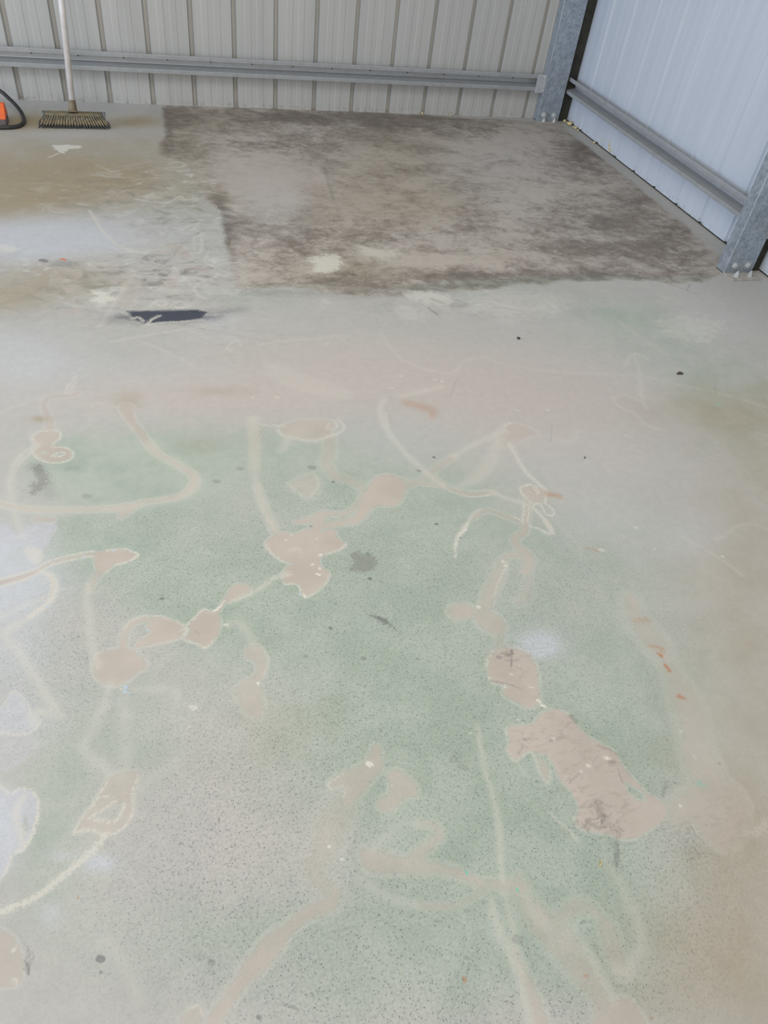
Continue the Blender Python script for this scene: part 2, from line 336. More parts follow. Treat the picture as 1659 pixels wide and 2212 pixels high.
# --- crossing strings
P([(832,862,10),(822,878,14),(825,905,14),(842,940,13),(870,973,13),(898,1000,12),(932,1030,12),(960,1050,12)], .62, 4)
P([(832,890,3),(840,925,3),(865,962,3)], .9, 2.5); P([(860,966,3),(892,992,4),(918,1015,3)], .9, 2.5)
G([(925,1022,10),(940,1035,12),(962,1050,12)], .6)
G([(850,1032,5),(880,1037,5),(905,1045,5),(945,1048,7),(975,1057,9),(1015,1068,9),(1045,1066,9),(1070,1064,7)], .75, 3)
P([(970,1060,2),(1000,1070,3),(1030,1073,3),(1060,1068,3)], .75, 2.5); P([(980,1050,2),(1020,1060,3),(1050,1058,3)], .7, 2.5)
P([(1058,1060,9),(1085,1072,10),(1115,1082,12),(1137,1090,12)], .5, 4)
G([(872,1054,12),(900,1042,9),(930,1022,10),(955,1002,12),(980,988,12)], .6, 4); P([(980,986,13),(1015,965,11),(1050,947,12),(1090,930,14)], .62, 4)
P([(1045,947,3),(1070,940,3),(1092,930,3)], .8, 2.5); P([(1050,953,3),(1075,947,3)], .7, 2.5)
P([(1077,948,22),(1065,985,24),(1045,1018,22),(1012,1043,20),(985,1052,14)], .42, 6); G([(1060,990,16),(1045,1015,16),(1020,1035,14)], .35, 7)
P([(1100,958,10),(1115,985,9),(1132,1015,9),(1158,1040,8),(1178,1058,7)], .85, 4)
glue.poly([(1086,928),(1100,918),(1130,922),(1158,938),(1135,943),(1108,958),(1088,962),(1078,945)], .6, 7)
P([(1102,913,3),(1090,922,3),(1093,930,3),(1098,935,2)], .95, 2.5)
glue.poly([(1124,1056),(1140,1050),(1160,1052),(1180,1060),(1177,1078),(1168,1086),(1150,1084),(1132,1072)], .8, 3)
for ring in ([(1150,1048,2),(1140,1047,3),(1124,1055,3),(1132,1070,3),(1148,1085,3)], [(1138,1050,3),(1144,1045,3),(1152,1048,2),(1160,1054,2),(1163,1066,3)], [(1140,1060,2),(1148,1066,2)], [(1152,1053,3),(1162,1068,2)], [(1181,1060,3),(1179,1075,3),(1178,1087,3),(1192,1098,4),(1198,1108,3),(1190,1114,4),(1177,1108,3),(1172,1096,3),(1162,1087,3),(1151,1092,3)]): P(ring, .95, 2)
P([(1152,1096,6),(1165,1110,7),(1178,1124,8),(1188,1140,9),(1194,1150,8)], .85, 3); P([(1194,1150,5),(1184,1153,6),(1165,1143,5),(1144,1136,4)], .85, 3); G([(1180,1128,8),(1190,1146,6)], .6, 3)
G([(1142,1086,14),(1138,1110,12),(1135,1135,12)], .7, 4)
for o in (-6, 5): P([(1141+o,1086,3),(1137+o,1110,3),(1134+o,1132,3)], .85, 2.5)
G([(1130,1130,8),(1095,1117,9),(1060,1104,9),(1040,1106,9),(1022,1118,9)], .7, 4); P([(1130,1126,4),(1112,1118,3)], .7, 3); P([(1040,1100,2),(1020,1112,4),(1012,1128,6)], .6, 3)
P([(1012,1128,9),(1000,1146,10),(988,1162,8),(984,1180,6),(984,1206,4)], .95, 3); white.stroke([(1005,1145,4),(990,1160,5),(985,1175,3)], .7, 3)
G([(1135,1138,14),(1130,1152,14),(1112,1165,14),(1118,1180,14),(1138,1195,16),(1145,1210,18),(1135,1235,16)], .75, 4)
G([(1138,1218,14),(1124,1200,12),(1100,1200,10),(1086,1212,10)], .6, 5); G([(1086,1212,14),(1075,1245,22),(1055,1290,24),(1042,1330,22)], .6, 6); G([(1145,1245,10),(1135,1290,18),(1120,1300,12)], .35, 7)
P([(1086,1208,3),(1094,1222,6),(1080,1250,3),(1066,1290,3)], .6, 3)
glue.poly([(968,1318),(988,1306),(1015,1310),(1032,1322),(1012,1334),(982,1336)], .8, 6)
glue.poly([(1028,1328),(1055,1322),(1080,1335),(1091,1355),(1080,1370),(1055,1366),(1035,1350)], .75, 6); G([(1082,1365,14),(1078,1395,14),(1062,1412,14)], .5, 7)
glue.poly([(1053,1440),(1060,1412),(1090,1400),(1135,1408),(1158,1440),(1163,1480),(1164,1515),(1140,1529),(1112,1516),(1086,1498),(1092,1480),(1062,1472)], .95, 4)
P([(1052,1440,3),(1058,1415,3),(1066,1405,3)], .6, 3)
glue.poly([(1096,1572),(1150,1565),(1164,1546),(1195,1533),(1232,1546),(1245,1566),(1275,1594),(1325,1622),(1345,1655),(1380,1695),(1398,1715),(1432,1735),(1440,1757),(1425,1778),(1392,1798),(1372,1810),(1340,1812),(1310,1800),(1262,1792),(1242,1772),(1252,1745),(1230,1705),(1208,1680),(1192,1645),(1170,1630),(1140,1623),(1112,1642),(1096,1620),(1104,1600)], 1.0, 3, holes=[[(1168,1640),(1178,1628),(1190,1645),(1184,1660)],[(1350,1690),(1372,1700),(1400,1725),(1380,1730),(1355,1712)]])
P([(1095,1575,3),(1094,1590,3),(1098,1605,2)], .7, 2.5); P([(1097,1618,3),(1112,1643,3),(1140,1625,3),(1152,1632,3),(1165,1665,3),(1180,1690,3),(1190,1665,2)], .65, 3); P([(1115,1645,5),(1135,1675,5)], .4, 4)
glue.poly([(1162,1632),(1185,1665),(1182,1688),(1166,1662)], .7, 5)
glue.poly([(1445,1745),(1490,1712),(1530,1690),(1580,1698),(1608,1735),(1600,1790),(1568,1828),(1530,1808),(1500,1770),(1460,1785)], .6, 12)
G([(1362,1298,24),(1370,1330,30),(1395,1365,46),(1415,1390,48),(1440,1430,24),(1458,1460,30),(1475,1500,52),(1492,1545,60),(1500,1590,50),(1512,1640,66),(1530,1690,66)], .48, 12)
G([(1362,1295,20),(1372,1312,22)], .7, 5)
# --- lower forms
glue.poly([(712,1690),(740,1670),(782,1650),(800,1625),(808,1608),(822,1618),(826,1660),(808,1680),(792,1702),(765,1732),(738,1748),(742,1705),(718,1706)], .65, 5)
P([(712,1690,3),(745,1670,2)], .6, 3); P([(710,1692,4),(714,1704,4),(742,1700,3),(742,1722,3)], .6, 3)
glue.poly([(838,1672),(862,1664),(892,1690),(902,1710),(895,1722),(872,1725),(848,1750),(826,1750),(816,1730),(842,1712)], .72, 5)
G([(742,1740,50),(715,1790,60),(700,1840,46),(678,1875,40),(700,1915,30),(722,1935,26)], .4, 14)
G([(724,1925,20),(718,1950,26),(688,1962,26),(650,1985,24),(620,2010,26),(588,2040,44),(568,2065,46),(545,2090,40),(520,2120,30),(500,2150,28),(470,2190,26),(450,2230,26)], .68, 6)
G([(788,1845,26),(810,1862,44),(850,1866,38),(900,1872,26),(960,1878,20),(1005,1893,18),(1045,1908,16),(1090,1912,22),(1130,1915,24)], .62, 6)
G([(885,1862,26),(915,1838,22),(938,1815,20),(948,1796,18),(930,1782,12),(905,1780,8)], .52, 5); P([(900,1780,10),(860,1782,12),(825,1815,14),(800,1840,16)], .35, 7)
P([(780,1895,12),(820,1930,14),(860,1945,16),(900,1953,14)], .4, 6); G([(900,1953,10),(940,1959,12),(980,1955,10),(1010,1945,9),(1045,1925,8)], .42, 4)
P([(1032,1570,9),(1036,1600,10),(1047,1660,12),(1062,1710,12),(1074,1765,13),(1080,1820,13),(1082,1860,12),(1085,1900,10)], .55, 5)
G([(1120,1890,12),(1117,1910,18)], .5, 5)
P([(1062,1945,16),(1070,1985,20),(1085,2025,26),(1105,2060,26),(1120,2095,24)], .6, 7); P([(1088,1930,14),(1100,1965,18),(1110,2010,20),(1112,2050,18)], .55, 7)
G([(1112,2060,14),(1128,2100,18),(1148,2150,26),(1175,2230,34)], .6, 7); P([(1125,2120,16),(1135,2170,22),(1150,2230,22)], .5, 8)
G([(1120,1925,16),(1150,1965,40),(1180,2000,58),(1215,2035,66),(1240,2070,60),(1270,2110,50),(1300,2160,40),(1320,2230,50)], .5, 10)
P([(1135,1935,16),(1160,1975,30),(1178,2000,20)], .5, 8)
G([(1210,1985,30),(1245,1960,28),(1275,1962,22),(1300,1985,16),(1315,2010,36),(1320,2040,36),(1330,2070,38),(1345,2095,34)], .42, 7)
P([(1370,1960,16),(1382,2010,22),(1386,2040,22),(1372,2075,22),(1352,2100,22),(1330,2095,16)], .45, 8)
P([(1262,2045,10),(1282,2080,16),(1300,2120,14),(1325,2160,18)], .45, 6)
P([(1305,1860,22),(1330,1890,24),(1345,1925,18),(1360,1965,16)], .38, 9)
glue.poly([(1298,2190),(1320,2165),(1350,2158),(1372,2172),(1392,2230),(1280,2230)], .7, 6)
P([(1188,1755,4),(1212,1778,6),(1230,1795,7),(1250,1816,9)], .55, 4); P([(1659,1780,20),(1630,1800,16)], .5, 6)
glue.poly([(-20,2010),(20,2018),(38,2040),(50,2085),(45,2120),(30,2130),(-20,2120)], .6, 4); glue.poly([(385,2212),(405,2185),(430,2172),(438,2190),(425,2235),(380,2240)], .5, 6)
P([(405,2182,4),(428,2172,4),(438,2192,4)], .6, 3); P([(32,2045,6),(28,2056,5)], .8, 3); P([(30,2118,8),(38,2122,8)], .9, 3)
P([(240,2035,16),(270,2090,18),(300,2160,20)], .18, 8)
# --- faint strings further up
for st, pts in [(.32, [(820,715,5),(860,770,6),(930,800,6),(978,805,6),(1000,782,6),(1040,770,6)]), (.3, [(1040,770,7),(1110,792,7),(1250,806,7),(1380,812,7),(1480,834,7),(1560,850,7),(1660,882,8)]),
    (.3, [(1330,690,7),(1385,730,7),(1440,765,7)]), (.35, [(1365,765,8),(1380,800,10),(1386,850,9),(1396,882,8)]), (.45, [(1400,775,6),(1370,765,8),(1350,790,6)]), (.42, [(1385,868,6),(1355,855,7),(1328,858,7),(1328,870,7),(1350,885,7),(1378,898,7),(1388,912,7),(1410,924,8),(1440,930,7)]),
    (.4, [(1395,880,8),(1384,850,8)]), (.3, [(1180,940,6),(1215,952,8),(1240,952,7),(1246,930,6)]), (.3, [(1475,1160,5),(1520,1185,9),(1560,1210,9),(1604,1242,7)]), (.3, [(1560,1160,6),(1590,1138,6),(1625,1132,6),(1660,1146,6)]), (.3, [(1545,1165,6),(1570,1158,6)]),
    (.5, [(560,745,3),(600,738,4),(700,730,4)]), (.35, [(300,735,3),(360,760,4),(420,790,4)]), (.3, [(600,800,60),(660,830,60),(740,850,40)]), (.5, [(860,858,8),(900,848,12),(955,835,9)]), (.35, [(180,875,4),(215,873,5),(250,879,4)]), (.4, [(240,738,4),(330,722,4),(440,705,4)]),
    (.25, [(0,890,6),(60,868,6),(105,856,5)]), (.3, [(1430,640,3),(1480,660,4)]), (.4, [(215,705,8),(275,612,9),(290,590,7)])]: P(pts, st, 5)
for st, pts in [(.75, [(193,455,5),(205,472,5),(215,490,5),(235,514,5),(254,529,5)]), (.7, [(254,529,5),(285,541,5),(318,548,5)]), (.55, [(170,440,8),(190,444,6)]),
    (.7, [(320,428,14),(345,426,12)]), (.65, [(335,436,4),(362,438,5),(390,424,7),(400,432,6),(425,428,5),(418,436,4)]), (.5, [(380,434,5),(395,428,5)]), (.55, [(362,355,4),(380,350,4),(398,354,4),(390,362,4),(370,360,4)]), (.7, [(404,378,6),(415,376,6),(412,382,6)]),
    (.55, [(408,476,6),(440,475,5)]), (.5, [(430,480,5),(420,495,6),(440,505,8),(420,512,6)]), (.5, [(435,505,6),(436,530,6),(430,546,8),(412,546,6)]), (.5, [(418,515,4),(420,540,4)]),
    (.6, [(440,560,5),(448,570,4),(470,580,4),(500,592,4)]), (.65, [(418,600,5),(440,604,5),(462,600,6),(470,594,5),(492,596,4)]), (.6, [(460,606,4),(432,610,4),(420,622,4),(428,638,4),(445,646,4)]),
    (.6, [(332,653,4),(345,648,4),(360,655,4),(350,661,4),(335,656,4)]), (.6, [(370,658,4),(388,652,4),(405,660,4),(390,665,4),(370,661,4)]), (.85, [(285,688,7),(300,686,7),(310,694,6)]), (.85, [(318,700,5),(328,690,7),(345,682,6)]), (.75, [(305,705,3),(340,698,4),(400,694,4),(440,691,4)]), (.4, [(275,600,4),(320,596,5),(350,606,5),(362,616,5)]),
    (.35, [(500,760,6),(490,750,5),(510,735,6),(520,745,5)]), (.35, [(705,745,5),(720,725,5),(745,735,5)])]: P(pts, st*1.1, 3)
for st, pts in [(.5, [(160,592,16),(135,590,10),(120,615,14)]), (.5, [(150,622,16),(170,635,14)]), (.45, [(262,605,22),(280,622,20),(275,640,12)]), (.5, [(370,530,26),(395,545,26),(400,560,14)]), (.5, [(330,545,12),(360,545,18)]), (.5, [(385,575,14),(430,580,16),(450,590,12)]), (.5, [(375,600,22),(365,625,18)]), (.45, [(210,578,24),(240,572,12)]), (.4, [(150,675,26),(175,668,20)]), (.4, [(205,655,14),(240,645,12),(265,660,8)]), (.4, [(275,662,12),(285,640,10)])]: G(pts, st, 6)
# --- pale and white patches
white.poly([(113,316),(125,313),(172,314),(174,320),(150,322),(138,331),(126,327)], .9, 2); P([(106,340,5),(125,332,5)], .8, 3)
white.poly([(668,556),(700,552),(722,548),(737,562),(728,582),(700,590),(672,588),(680,574)], .75, 7)
white.poly([(780,535),(830,538),(860,545),(840,560),(790,556)], .4, 12)
white.poly([(872,634),(900,628),(940,633),(975,645),(960,660),(930,655),(905,650),(880,645)], .5, 8)
white.poly([(1430,690),(1500,685),(1560,700),(1540,730),(1490,738),(1445,720)], .3, 14); white.poly([(1010,640),(1100,630),(1210,640),(1230,660),(1130,690),(1040,670)], .2, 16); white.poly([(860,660),(900,665),(905,690),(870,690)], .2, 10)
white.poly([(0,530),(30,532),(40,540),(10,545)], .5, 5)
white.poly([(200,628),(225,634),(250,645),(225,655),(200,648),(208,640)], .75, 6); white.poly([(690,655),(700,640),(712,655)], .3, 6)
for x, y, r, st in [(687,1240,6,1),(690,1228,5,.9),(620,1167,4,.9),(630,1155,3,.8),(690,1198,4,.9),(684,1163,3,.8),(652,1283,4,.9),(660,1290,5,.9),(675,1219,4,.8),(1086,1212,4,.8),(1091,1221,5,.9),(1033,1311,6,.95),(488,1349,6,.9),(557,1475,5,.95),(262,1489,5,.9),(412,1526,4,.7),(422,1529,5,.6),(417,1534,3,.6),(409,1570,5,.7),(798,1650,8,.9),(711,1828,5,.9),(740,1856,4,.8),(1310,1637,9,.9),(1272,1653,5,.9),(1257,1667,4,.7),(1092,1483,5,.9),(1147,1483,5,.9),(1121,1438,4,.8),(1164,1514,5,.95),(1172,1523,6,.95),(1180,1528,4,.8),(1060,1466,5,.8),(1104,1456,4,.7),(848,1697,3,.7),(1501,1635,5,.9),(1472,1578,4,.9),(1470,1742,3,.9),(1016,1582,3,.8),(1118,1555,3,.6),(600,858,4,.6),(545,859,4,.6),(845,838,4,.6),(850,822,4,.7),(866,812,3,.7),(940,820,4,.6),(955,824,5,.6),(368,819,4,.7),(255,460,4,.8),(1115,885,3,.5),(1122,887,3,.5),(1352,940,3,.5),(1415,1185,4,.6),(1373,1139,3,.6),(1560,1202,4,.6),(1298,1187,8,.5),(232,1233,4,.9),(1196,1595,3,.6),(1536,1918,2,.7),(1185,885,5,.5)]:
    white.stroke([(x-r*.3,y,r*1.2),(x+r*.4,y+r*.2,r)], st, 2)
# --- darker stains, scuffs and drops
dark.stroke([(75,1008,30),(90,1015,20)], .25, 12); dark.stroke([(100,1055,30),(110,1070,20)], .2, 14)
dark.stroke([(145,1012,8),(170,1010,4)], .3, 8); 
smudge = Layer(); smudge.poly([(758,1198),(772,1190),(785,1200),(798,1196),(812,1208),(808,1230),(780,1236),(756,1232),(764,1215)], .5, 5)
smudge.stroke([(82,1012,16),(92,1034,26),(84,1050,24),(72,1062,18)], .5, 8); smudge.stroke([(800,1330,8),(825,1338,10),(850,1352,5)], .5, 5)
smudge.stroke([(530,632,22),(700,634,26),(840,634,20)], .3, 14); smudge.stroke([(870,622,14),(1060,614,14),(1200,604,8)], .28, 10); smudge.stroke([(935,646,12),(955,654,10)], .6, 5)
smudge.poly([(1180,560),(1180,561),(1181,561)], .0, 2); smudge.stroke([(1330,1840,14),(1332,1870,10)], .3, 10); smudge.stroke([(1470,1800,40),(1490,1830,30)], .25, 20); smudge.stroke([(60,2068,12),(64,2090,10)], .4, 8); smudge.stroke([(985,1640,16),(1000,1660,12)], .3, 10)
smudge.stroke([(1290,1740,16),(1305,1770,20),(1330,1790,14)], .35, 12); smudge.stroke([(1450,1350,40),(1560,1330,30)], .12, 30)
for x, y, r, st in [(799,1250,5,.85),(794,1196,4,.7),(943,1132,4,.9),(938,988,4,.8),(905,1017,5,.5),(995,1162,3,.8),(672,1137,3,.8),(714,1357,5,.75),(900,1423,4,.6),(785,1422,6,.35),(660,1417,5,.35),(217,2072,10,.7),(219,2101,5,.7),(457,2079,9,.4),(430,2068,12,.14),(455,2100,9,.14),(560,2198,7,.6),(350,1293,5,.75),(720,1041,4,.7),(674,1010,9,.4),(518,1012,8,.3),(468,1040,8,.35),(188,1072,10,.25),(1010,2070,5,.45),(1107,1412,3,.6),(1078,1420,6,.4),(1458,1691,4,.6),(1440,1597,4,.3),(1400,1455,3,.4),(1134,1598,5,.45),(1555,1650,4,.4),(94,563,10,.7),(352,594,10,.5),(217,578,8,.3),(740,1782,10,.1),(1119,2030,12,.25),(1100,1416,8,.25),(1485,640,2,.7)]:
    dark.stroke([(x-r*.35,y-r*.1,r*1.5),(x+r*.35,y+r*.1,r*1.4)], st, 2)
for st, pts in [(.7, [(1106,1404,4),(1104,1440,3)]), (.5, [(800,1330,5),(830,1340,9),(850,1355,4),(868,1372,1)]), (.5, [(1283,1582,3),(1302,1586,3)]), (.45, [(1334,1830,4),(1332,1870,3),(1330,1885,2)]), (.3, [(1332,1820,12),(1332,1860,10)]), (.3, [(1192,918,2),(1189,955,2)]), (.3, [(988,815,1.5),(972,860,1.5)]), (.4, [(1060,1470,5),(1105,1480,4),(1130,1490,2)]), (.6, [(52,2075,4),(60,2090,5),(64,2110,2)]), (.5, [(612,2170,6),(635,2176,6),(648,2186,4)]),
    (.35, [(380,700,1.5),(620,745,1.5)]), (.4, [(1235,1548,12),(1246,1562,6)]), (.35, [(1188,1600,5),(1224,1590,3)]), (.3, [(1130,1612,5),(1120,1628,5)]), (.5, [(1308,1762,7),(1300,1775,6)]), (.5, [(1320,1756,3),(1312,1772,3)]), (.35, [(1270,1775,14),(1295,1790,8)]), (.3, [(1230,1690,4),(1252,1670,4)]), (.4, [(1335,1660,3),(1345,1690,4)]), (.35, [(1290,1610,4),(1330,1625,4)]), (.3, [(1440,1690,8),(1432,1720,6)]), (.35, [(430,1371,2),(422,1362,2)]), (.35, [(1546,820,2),(1544,850,2)]),
    (.55, [(1448,615,2),(1485,628,2),(1510,637,1.5)]), (.55, [(1483,628,2),(1491,614,2)]), (.5, [(1303,652,3),(1310,653,2)]), (.3, [(840,520,6),(960,500,4)]), (.45, [(935,648,10),(955,654,8)]), (.4, [(925,665,6),(945,680,6)]), (.25, [(700,360,10),(720,430,8)])]: dark.stroke(pts, st, 2.5)
dark.stroke([(40,2015,2),(62,2052,3)], .35, 2)
black = Layer()
black.poly([(274,672),(424,669),(450,674),(440,688),(400,694),(310,699),(285,690)], 1.0, 7, smooth=False)
black.stroke([(255,686,22),(340,690,26),(440,686,22),(475,684,10)], .65, 18); black.stroke([(235,688,24),(300,700,12)], .35, 22); black.stroke([(440,680,22),(520,668,14)], .4, 24)
rustl.stroke([(1405,1395,5),(1425,1400,8),(1430,1410,4)], .55, 6); rustl.stroke([(1422,1412,7),(1430,1418,8)], .95, 4); rustl.stroke([(1436,1436,7),(1446,1448,8)], .8, 4); rustl.stroke([(1468,1505,12),(1478,1508,8)], .6, 4); rustl.stroke([(1372,1340,10),(1400,1340,10)], .3, 8)
rustl.stroke([(1186,1068,16),(1208,1072,12)], .5, 9); rustl.stroke([(880,870,22),(930,885,26),(935,900,10)], .3, 10); rustl.stroke([(1265,1184,4),(1292,1190,6)], .45, 6); rustl.stroke([(1003,2115,9),(1004,2120,7)], .6, 3); rustl.stroke([(170,1935,3),(168,1941,3)], .6, 2); rustl.stroke([(1400,2195,4),(1410,2202,3)], .5, 3); rustl.stroke([(1265,2107,6),(1270,2110,5)], .4, 3)
orange = Layer(); orange.stroke([(132,559,5),(140,561,6)], 1.0, 2.5); orange.stroke([(1448,1050,1),(1450,1052,1)], .3, 3)
teal = Layer()
for x, y in [(1008,1885),(1116,1921)]: teal.stroke([(x-2,y-2,5),(x+3,y+3,5)], .95, 2)
teal.stroke([(1510,1692,14),(1525,1700,4)], .35, 6); teal.stroke([(1548,873,9),(1555,876,6)], .35, 4)
blue = Layer()
for x, y, r in [(272,1484,8),(270,1494,8),(280,1497,5),(258,1510,4),(242,1455,3),(318,1362,5),(245,1190,4),(225,1207,2),(630,1217,4),(648,1284,5),(780,1899,4),(853,1740,3),(1213,1780,3),(880,2103,4),(182,1203,5),(103,1310,4),(965,1863,3)]: blue.stroke([(x-1,y,r),(x+1,y+1,r)], .8, 2)
# --- brown smeared bay at the back (its outline)
patch.poly([(352,228),(700,236),(1205,266),(1262,310),(1330,365),(1400,420),(1480,485),(1556,560),(1556,592),(1538,600),(1520,612),(1490,608),(1462,616),(1400,606),(1330,604),(1260,608),(1215,606),(1180,614),(1120,613),(1085,622),(1040,626),(985,632),(960,630),(905,629),(880,637),(830,641),(760,637),(700,628),(640,622),(512,622),(498,560),(482,500),(474,455),(430,410),(405,352),(372,345),(344,335),(345,305),(362,290),(352,255)], 1.0, 5, smooth=False)
# --- soft tints: green sealer, tan dust, warm tone, lilac-white film with bluish floor glare painted in, pitting
green, tan, bloom_glare, pitm, dirt, pink, rough = Field(), Field(), Field(), Field(), Field(), Field(), Field()
for a in [(280,1010,230,110,.62,1.4),(120,1000,120,90,.25),(100,1180,200,70,.35),(330,1190,260,90,.5),(420,1300,260,80,.5),(600,960,200,60,.3),(700,1040,300,110,.5),(850,1230,330,170,.55,1.3),(1000,1050,220,120,.3),(500,1400,160,110,.35),(880,1400,260,150,.5),(780,1560,260,150,.35),(960,1620,240,180,.45),(1000,1800,300,170,.45),(1200,1720,260,160,.4),(1350,1650,180,150,.42),(1250,1480,240,160,.42),(1380,1350,170,160,.3),(1250,1180,200,120,.32),(1100,1960,300,160,.45),(1000,2120,380,130,.42),(1350,1900,220,110,.35),(1330,2060,150,110,.28),(560,2000,320,110,.28),(320,2050,300,120,.22),(120,1850,130,150,.48),(120,1650,150,130,.42),(150,1480,200,110,.3),(620,1640,180,160,.2),(330,1590,120,130,.35),(1340,680,120,45,.6),(1430,740,140,60,.42),(1560,830,150,70,.5),(1620,930,110,80,.35),(1180,760,60,30,.1),(540,560,120,70,.2),(420,420,120,60,.28),(560,640,180,25,.35),(1000,620,220,14,.4),(700,2180,220,60,.25),(1560,1500,120,220,.16),(1450,1150,220,200,.16)]: green.blob(*a)
for a in [(120,400,330,55,.85),(0,450,160,40,.5),(260,330,240,60,.5),(60,262,80,18,.9),(290,262,60,14,.6),(0,330,160,60,.3),(90,585,150,45,.5),(0,640,120,50,.5),(470,260,150,30,.3),(230,620,250,50,.25),(860,330,180,90,.35),(700,440,200,50,.3),(900,440,90,30,.3),(1000,440,300,120,.15),(1530,880,180,60,.35),(1660,1000,200,300,.35),(1620,1400,160,400,.25),(1600,1900,180,400,.4),(1500,2100,250,200,.25),(620,1560,170,130,.2),(550,960,18,60,.4),(90,905,30,9,.6),(430,960,60,20,.25),(275,865,40,24,.45),(470,845,100,12,.35),(740,585,170,36,.4),(1150,560,200,40,.15)]: tan.blob(*a)
for a in [(60,520,180,45,.8),(200,500,220,50,.45),(20,600,100,40,.3),(30,770,140,80,.5),(300,800,260,70,.25),(0,1220,130,120,.75),(20,1420,100,120,.5),(0,1780,50,90,.9),(60,1560,80,50,.4),(60,1260,110,60,.3),(1170,1395,40,26,.95),(1150,1390,80,45,.4),(215,1865,44,26,.9),(130,1848,30,16,.5),(110,1975,34,34,.5),(560,440,70,60,.3),(640,450,60,50,.25),(1500,1160,100,60,.35),(1290,1130,120,60,.25),(1480,1810,40,24,.3),(850,950,160,70,.25),(1000,350,130,60,.16),(1130,330,140,70,.14),(1100,420,120,60,.12),(1560,690,120,50,.3),(1250,1000,200,80,.22),(470,690,60,25,.4),(900,1450,60,40,.2),(300,215,260,16,.5),(150,290,120,10,.35),(320,900,60,30,.1),(1640,620,60,40,.2)]: bloom_glare.blob(*a)  # pale patches; the left mid-floor blobs paint bluish glare into the slab colour
for a in [(540,370,120,45,.9),(640,390,120,50,.5),(520,560,34,70,.4),(260,850,330,50,.5),(500,860,240,50,.5),(800,820,400,90,.5),(1080,850,260,120,.45),(1250,850,240,90,.5),(1350,1000,240,120,.35),(700,760,300,60,.4),(1500,1250,180,160,.45),(1560,1450,140,200,.35),(600,1560,160,120,.45),(560,1750,170,160,.3),(480,1900,250,120,.2),(680,1780,70,90,.3),(1340,2060,120,60,.15),(1600,2000,150,200,.2),(430,1620,120,90,.3),(760,460,120,60,.3),(1180,440,260,100,.18),(1100,1760,60,20,.1)]: pink.blob(*a)
for a in [(850,1250,380,220,.8),(400,1250,330,140,.65),(900,1600,380,240,.85),(1100,1900,380,220,.95),(1000,2120,420,140,1.0),(300,1700,400,260,.38),(500,2000,500,200,.42),(1350,1550,220,260,.5),(250,1120,260,60,.35),(700,1050,250,80,.45),(1250,1250,200,120,.45),(1550,1900,200,300,.25),(120,1450,200,150,.5),(600,1800,200,200,.5)]: pitm.blob(*a)
# heavier and lighter areas inside the brown bay
for a in [(390,265,45,40,.8),(375,318,40,14,.9),(560,255,180,22,.45),(640,320,120,28,.5),(420,345,50,28,.5),(760,255,120,18,.45),(950,262,120,22,.7),(830,285,60,26,.55),(1250,320,50,30,.7),(1310,355,60,30,.5),(930,320,60,16,.4),(1000,280,80,14,.4),(470,480,26,70,.8),(560,480,90,16,.5),(620,530,80,60,.5),(780,500,110,46,.55),(860,440,70,30,.4),(1200,470,80,30,.4),(1330,470,80,32,.75),(1420,510,70,30,.45),(1360,545,120,26,.55),(1250,540,90,22,.4),(800,604,130,18,.7),(700,600,50,14,.5),(1000,600,120,10,.6),(1250,600,200,9,.5),(1020,470,50,36,.5),(660,410,30,60,.3),(880,370,90,20,.35),(1000,400,60,20,.35),(460,420,40,50,.5),(1440,560,90,20,.5),(1180,385,60,14,.35),(1480,500,30,40,.4),(476,500,22,90,1.2),(1250,592,330,9,.9),(360,270,16,50,.8),(1290,330,60,16,.6),(1400,432,80,14,.5),(700,250,350,10,.5)]: dirt.blob(*a)
for a in [(530,370,90,50,-.8),(620,410,80,40,-.55),(740,330,70,24,-.4),(900,400,100,14,-.3),(1070,320,110,50,-.6),(1130,400,100,40,-.5),(880,470,90,30,-.5),(1120,470,50,60,-.4),(560,595,80,14,-.8),(690,575,50,18,-1.0),(820,545,60,16,-.6),(960,560,120,22,-.5),(1130,560,140,14,-.3),(1290,420,60,30,-.3),(500,300,70,20,-.3),(1150,300,60,20,-.3),(1000,520,120,14,-.2)]: dirt.blob(*a)

NV = NX*NY
co = np.zeros((NY, NX, 3), np.float32); co[..., 0] = GX; co[..., 1] = GY
me = bpy.data.meshes.new('floor'); me.vertices.add(NV); me.vertices.foreach_set('co', co.ravel())
idx = np.arange(NV).reshape(NY, NX)
q4 = np.stack([idx[:-1, :-1], idx[:-1, 1:], idx[1:, 1:], idx[1:, :-1]], -1).reshape(-1, 4).astype(np.int32)
me.loops.add(q4.size); me.loops.foreach_set('vertex_index', q4.ravel())
me.polygons.add(len(q4)); me.polygons.foreach_set('loop_start', np.arange(0, q4.size, 4, dtype=np.int32))
me.update(calc_edges=True)
def put_attr(name, arr):
    a = me.attributes.new(name, 'FLOAT', 'POINT'); a.data.foreach_set('value', np.ascontiguousarray(arr, np.float32).ravel())
LAYERS = dict(glue=glue, pale=pale, lil=lil, dark=dark, white=white, rustl=rustl, patch=patch, smudge=smudge, black=black, orange=orange, teal=teal, blue=blue)
for k, l in LAYERS.items(): put_attr(k+'_d', l.d); put_attr(k+'_s', l.s)
grime = Field()
for a in [(230,470,260,110,.7),(420,450,90,130,.6),(400,590,130,50,.9),(90,570,90,40,.8),(250,600,200,60,.7),(300,400,160,60,.6),(200,650,200,40,.5),(440,720,260,50,.3),(950,660,180,30,.5),(1120,660,140,30,.5),(1490,710,90,26,.5),(600,620,120,24,.5)]: grime.blob(*a)
scuff, strip = Field(), Field()
for a in [(900,626,60,9,.9),(1000,618,110,10,1),(1120,608,120,8,1),(1260,602,140,7,.9),(1410,606,120,8,.8),(640,620,120,9,.6),(1510,602,40,8,.6)]: strip.blob(*a)
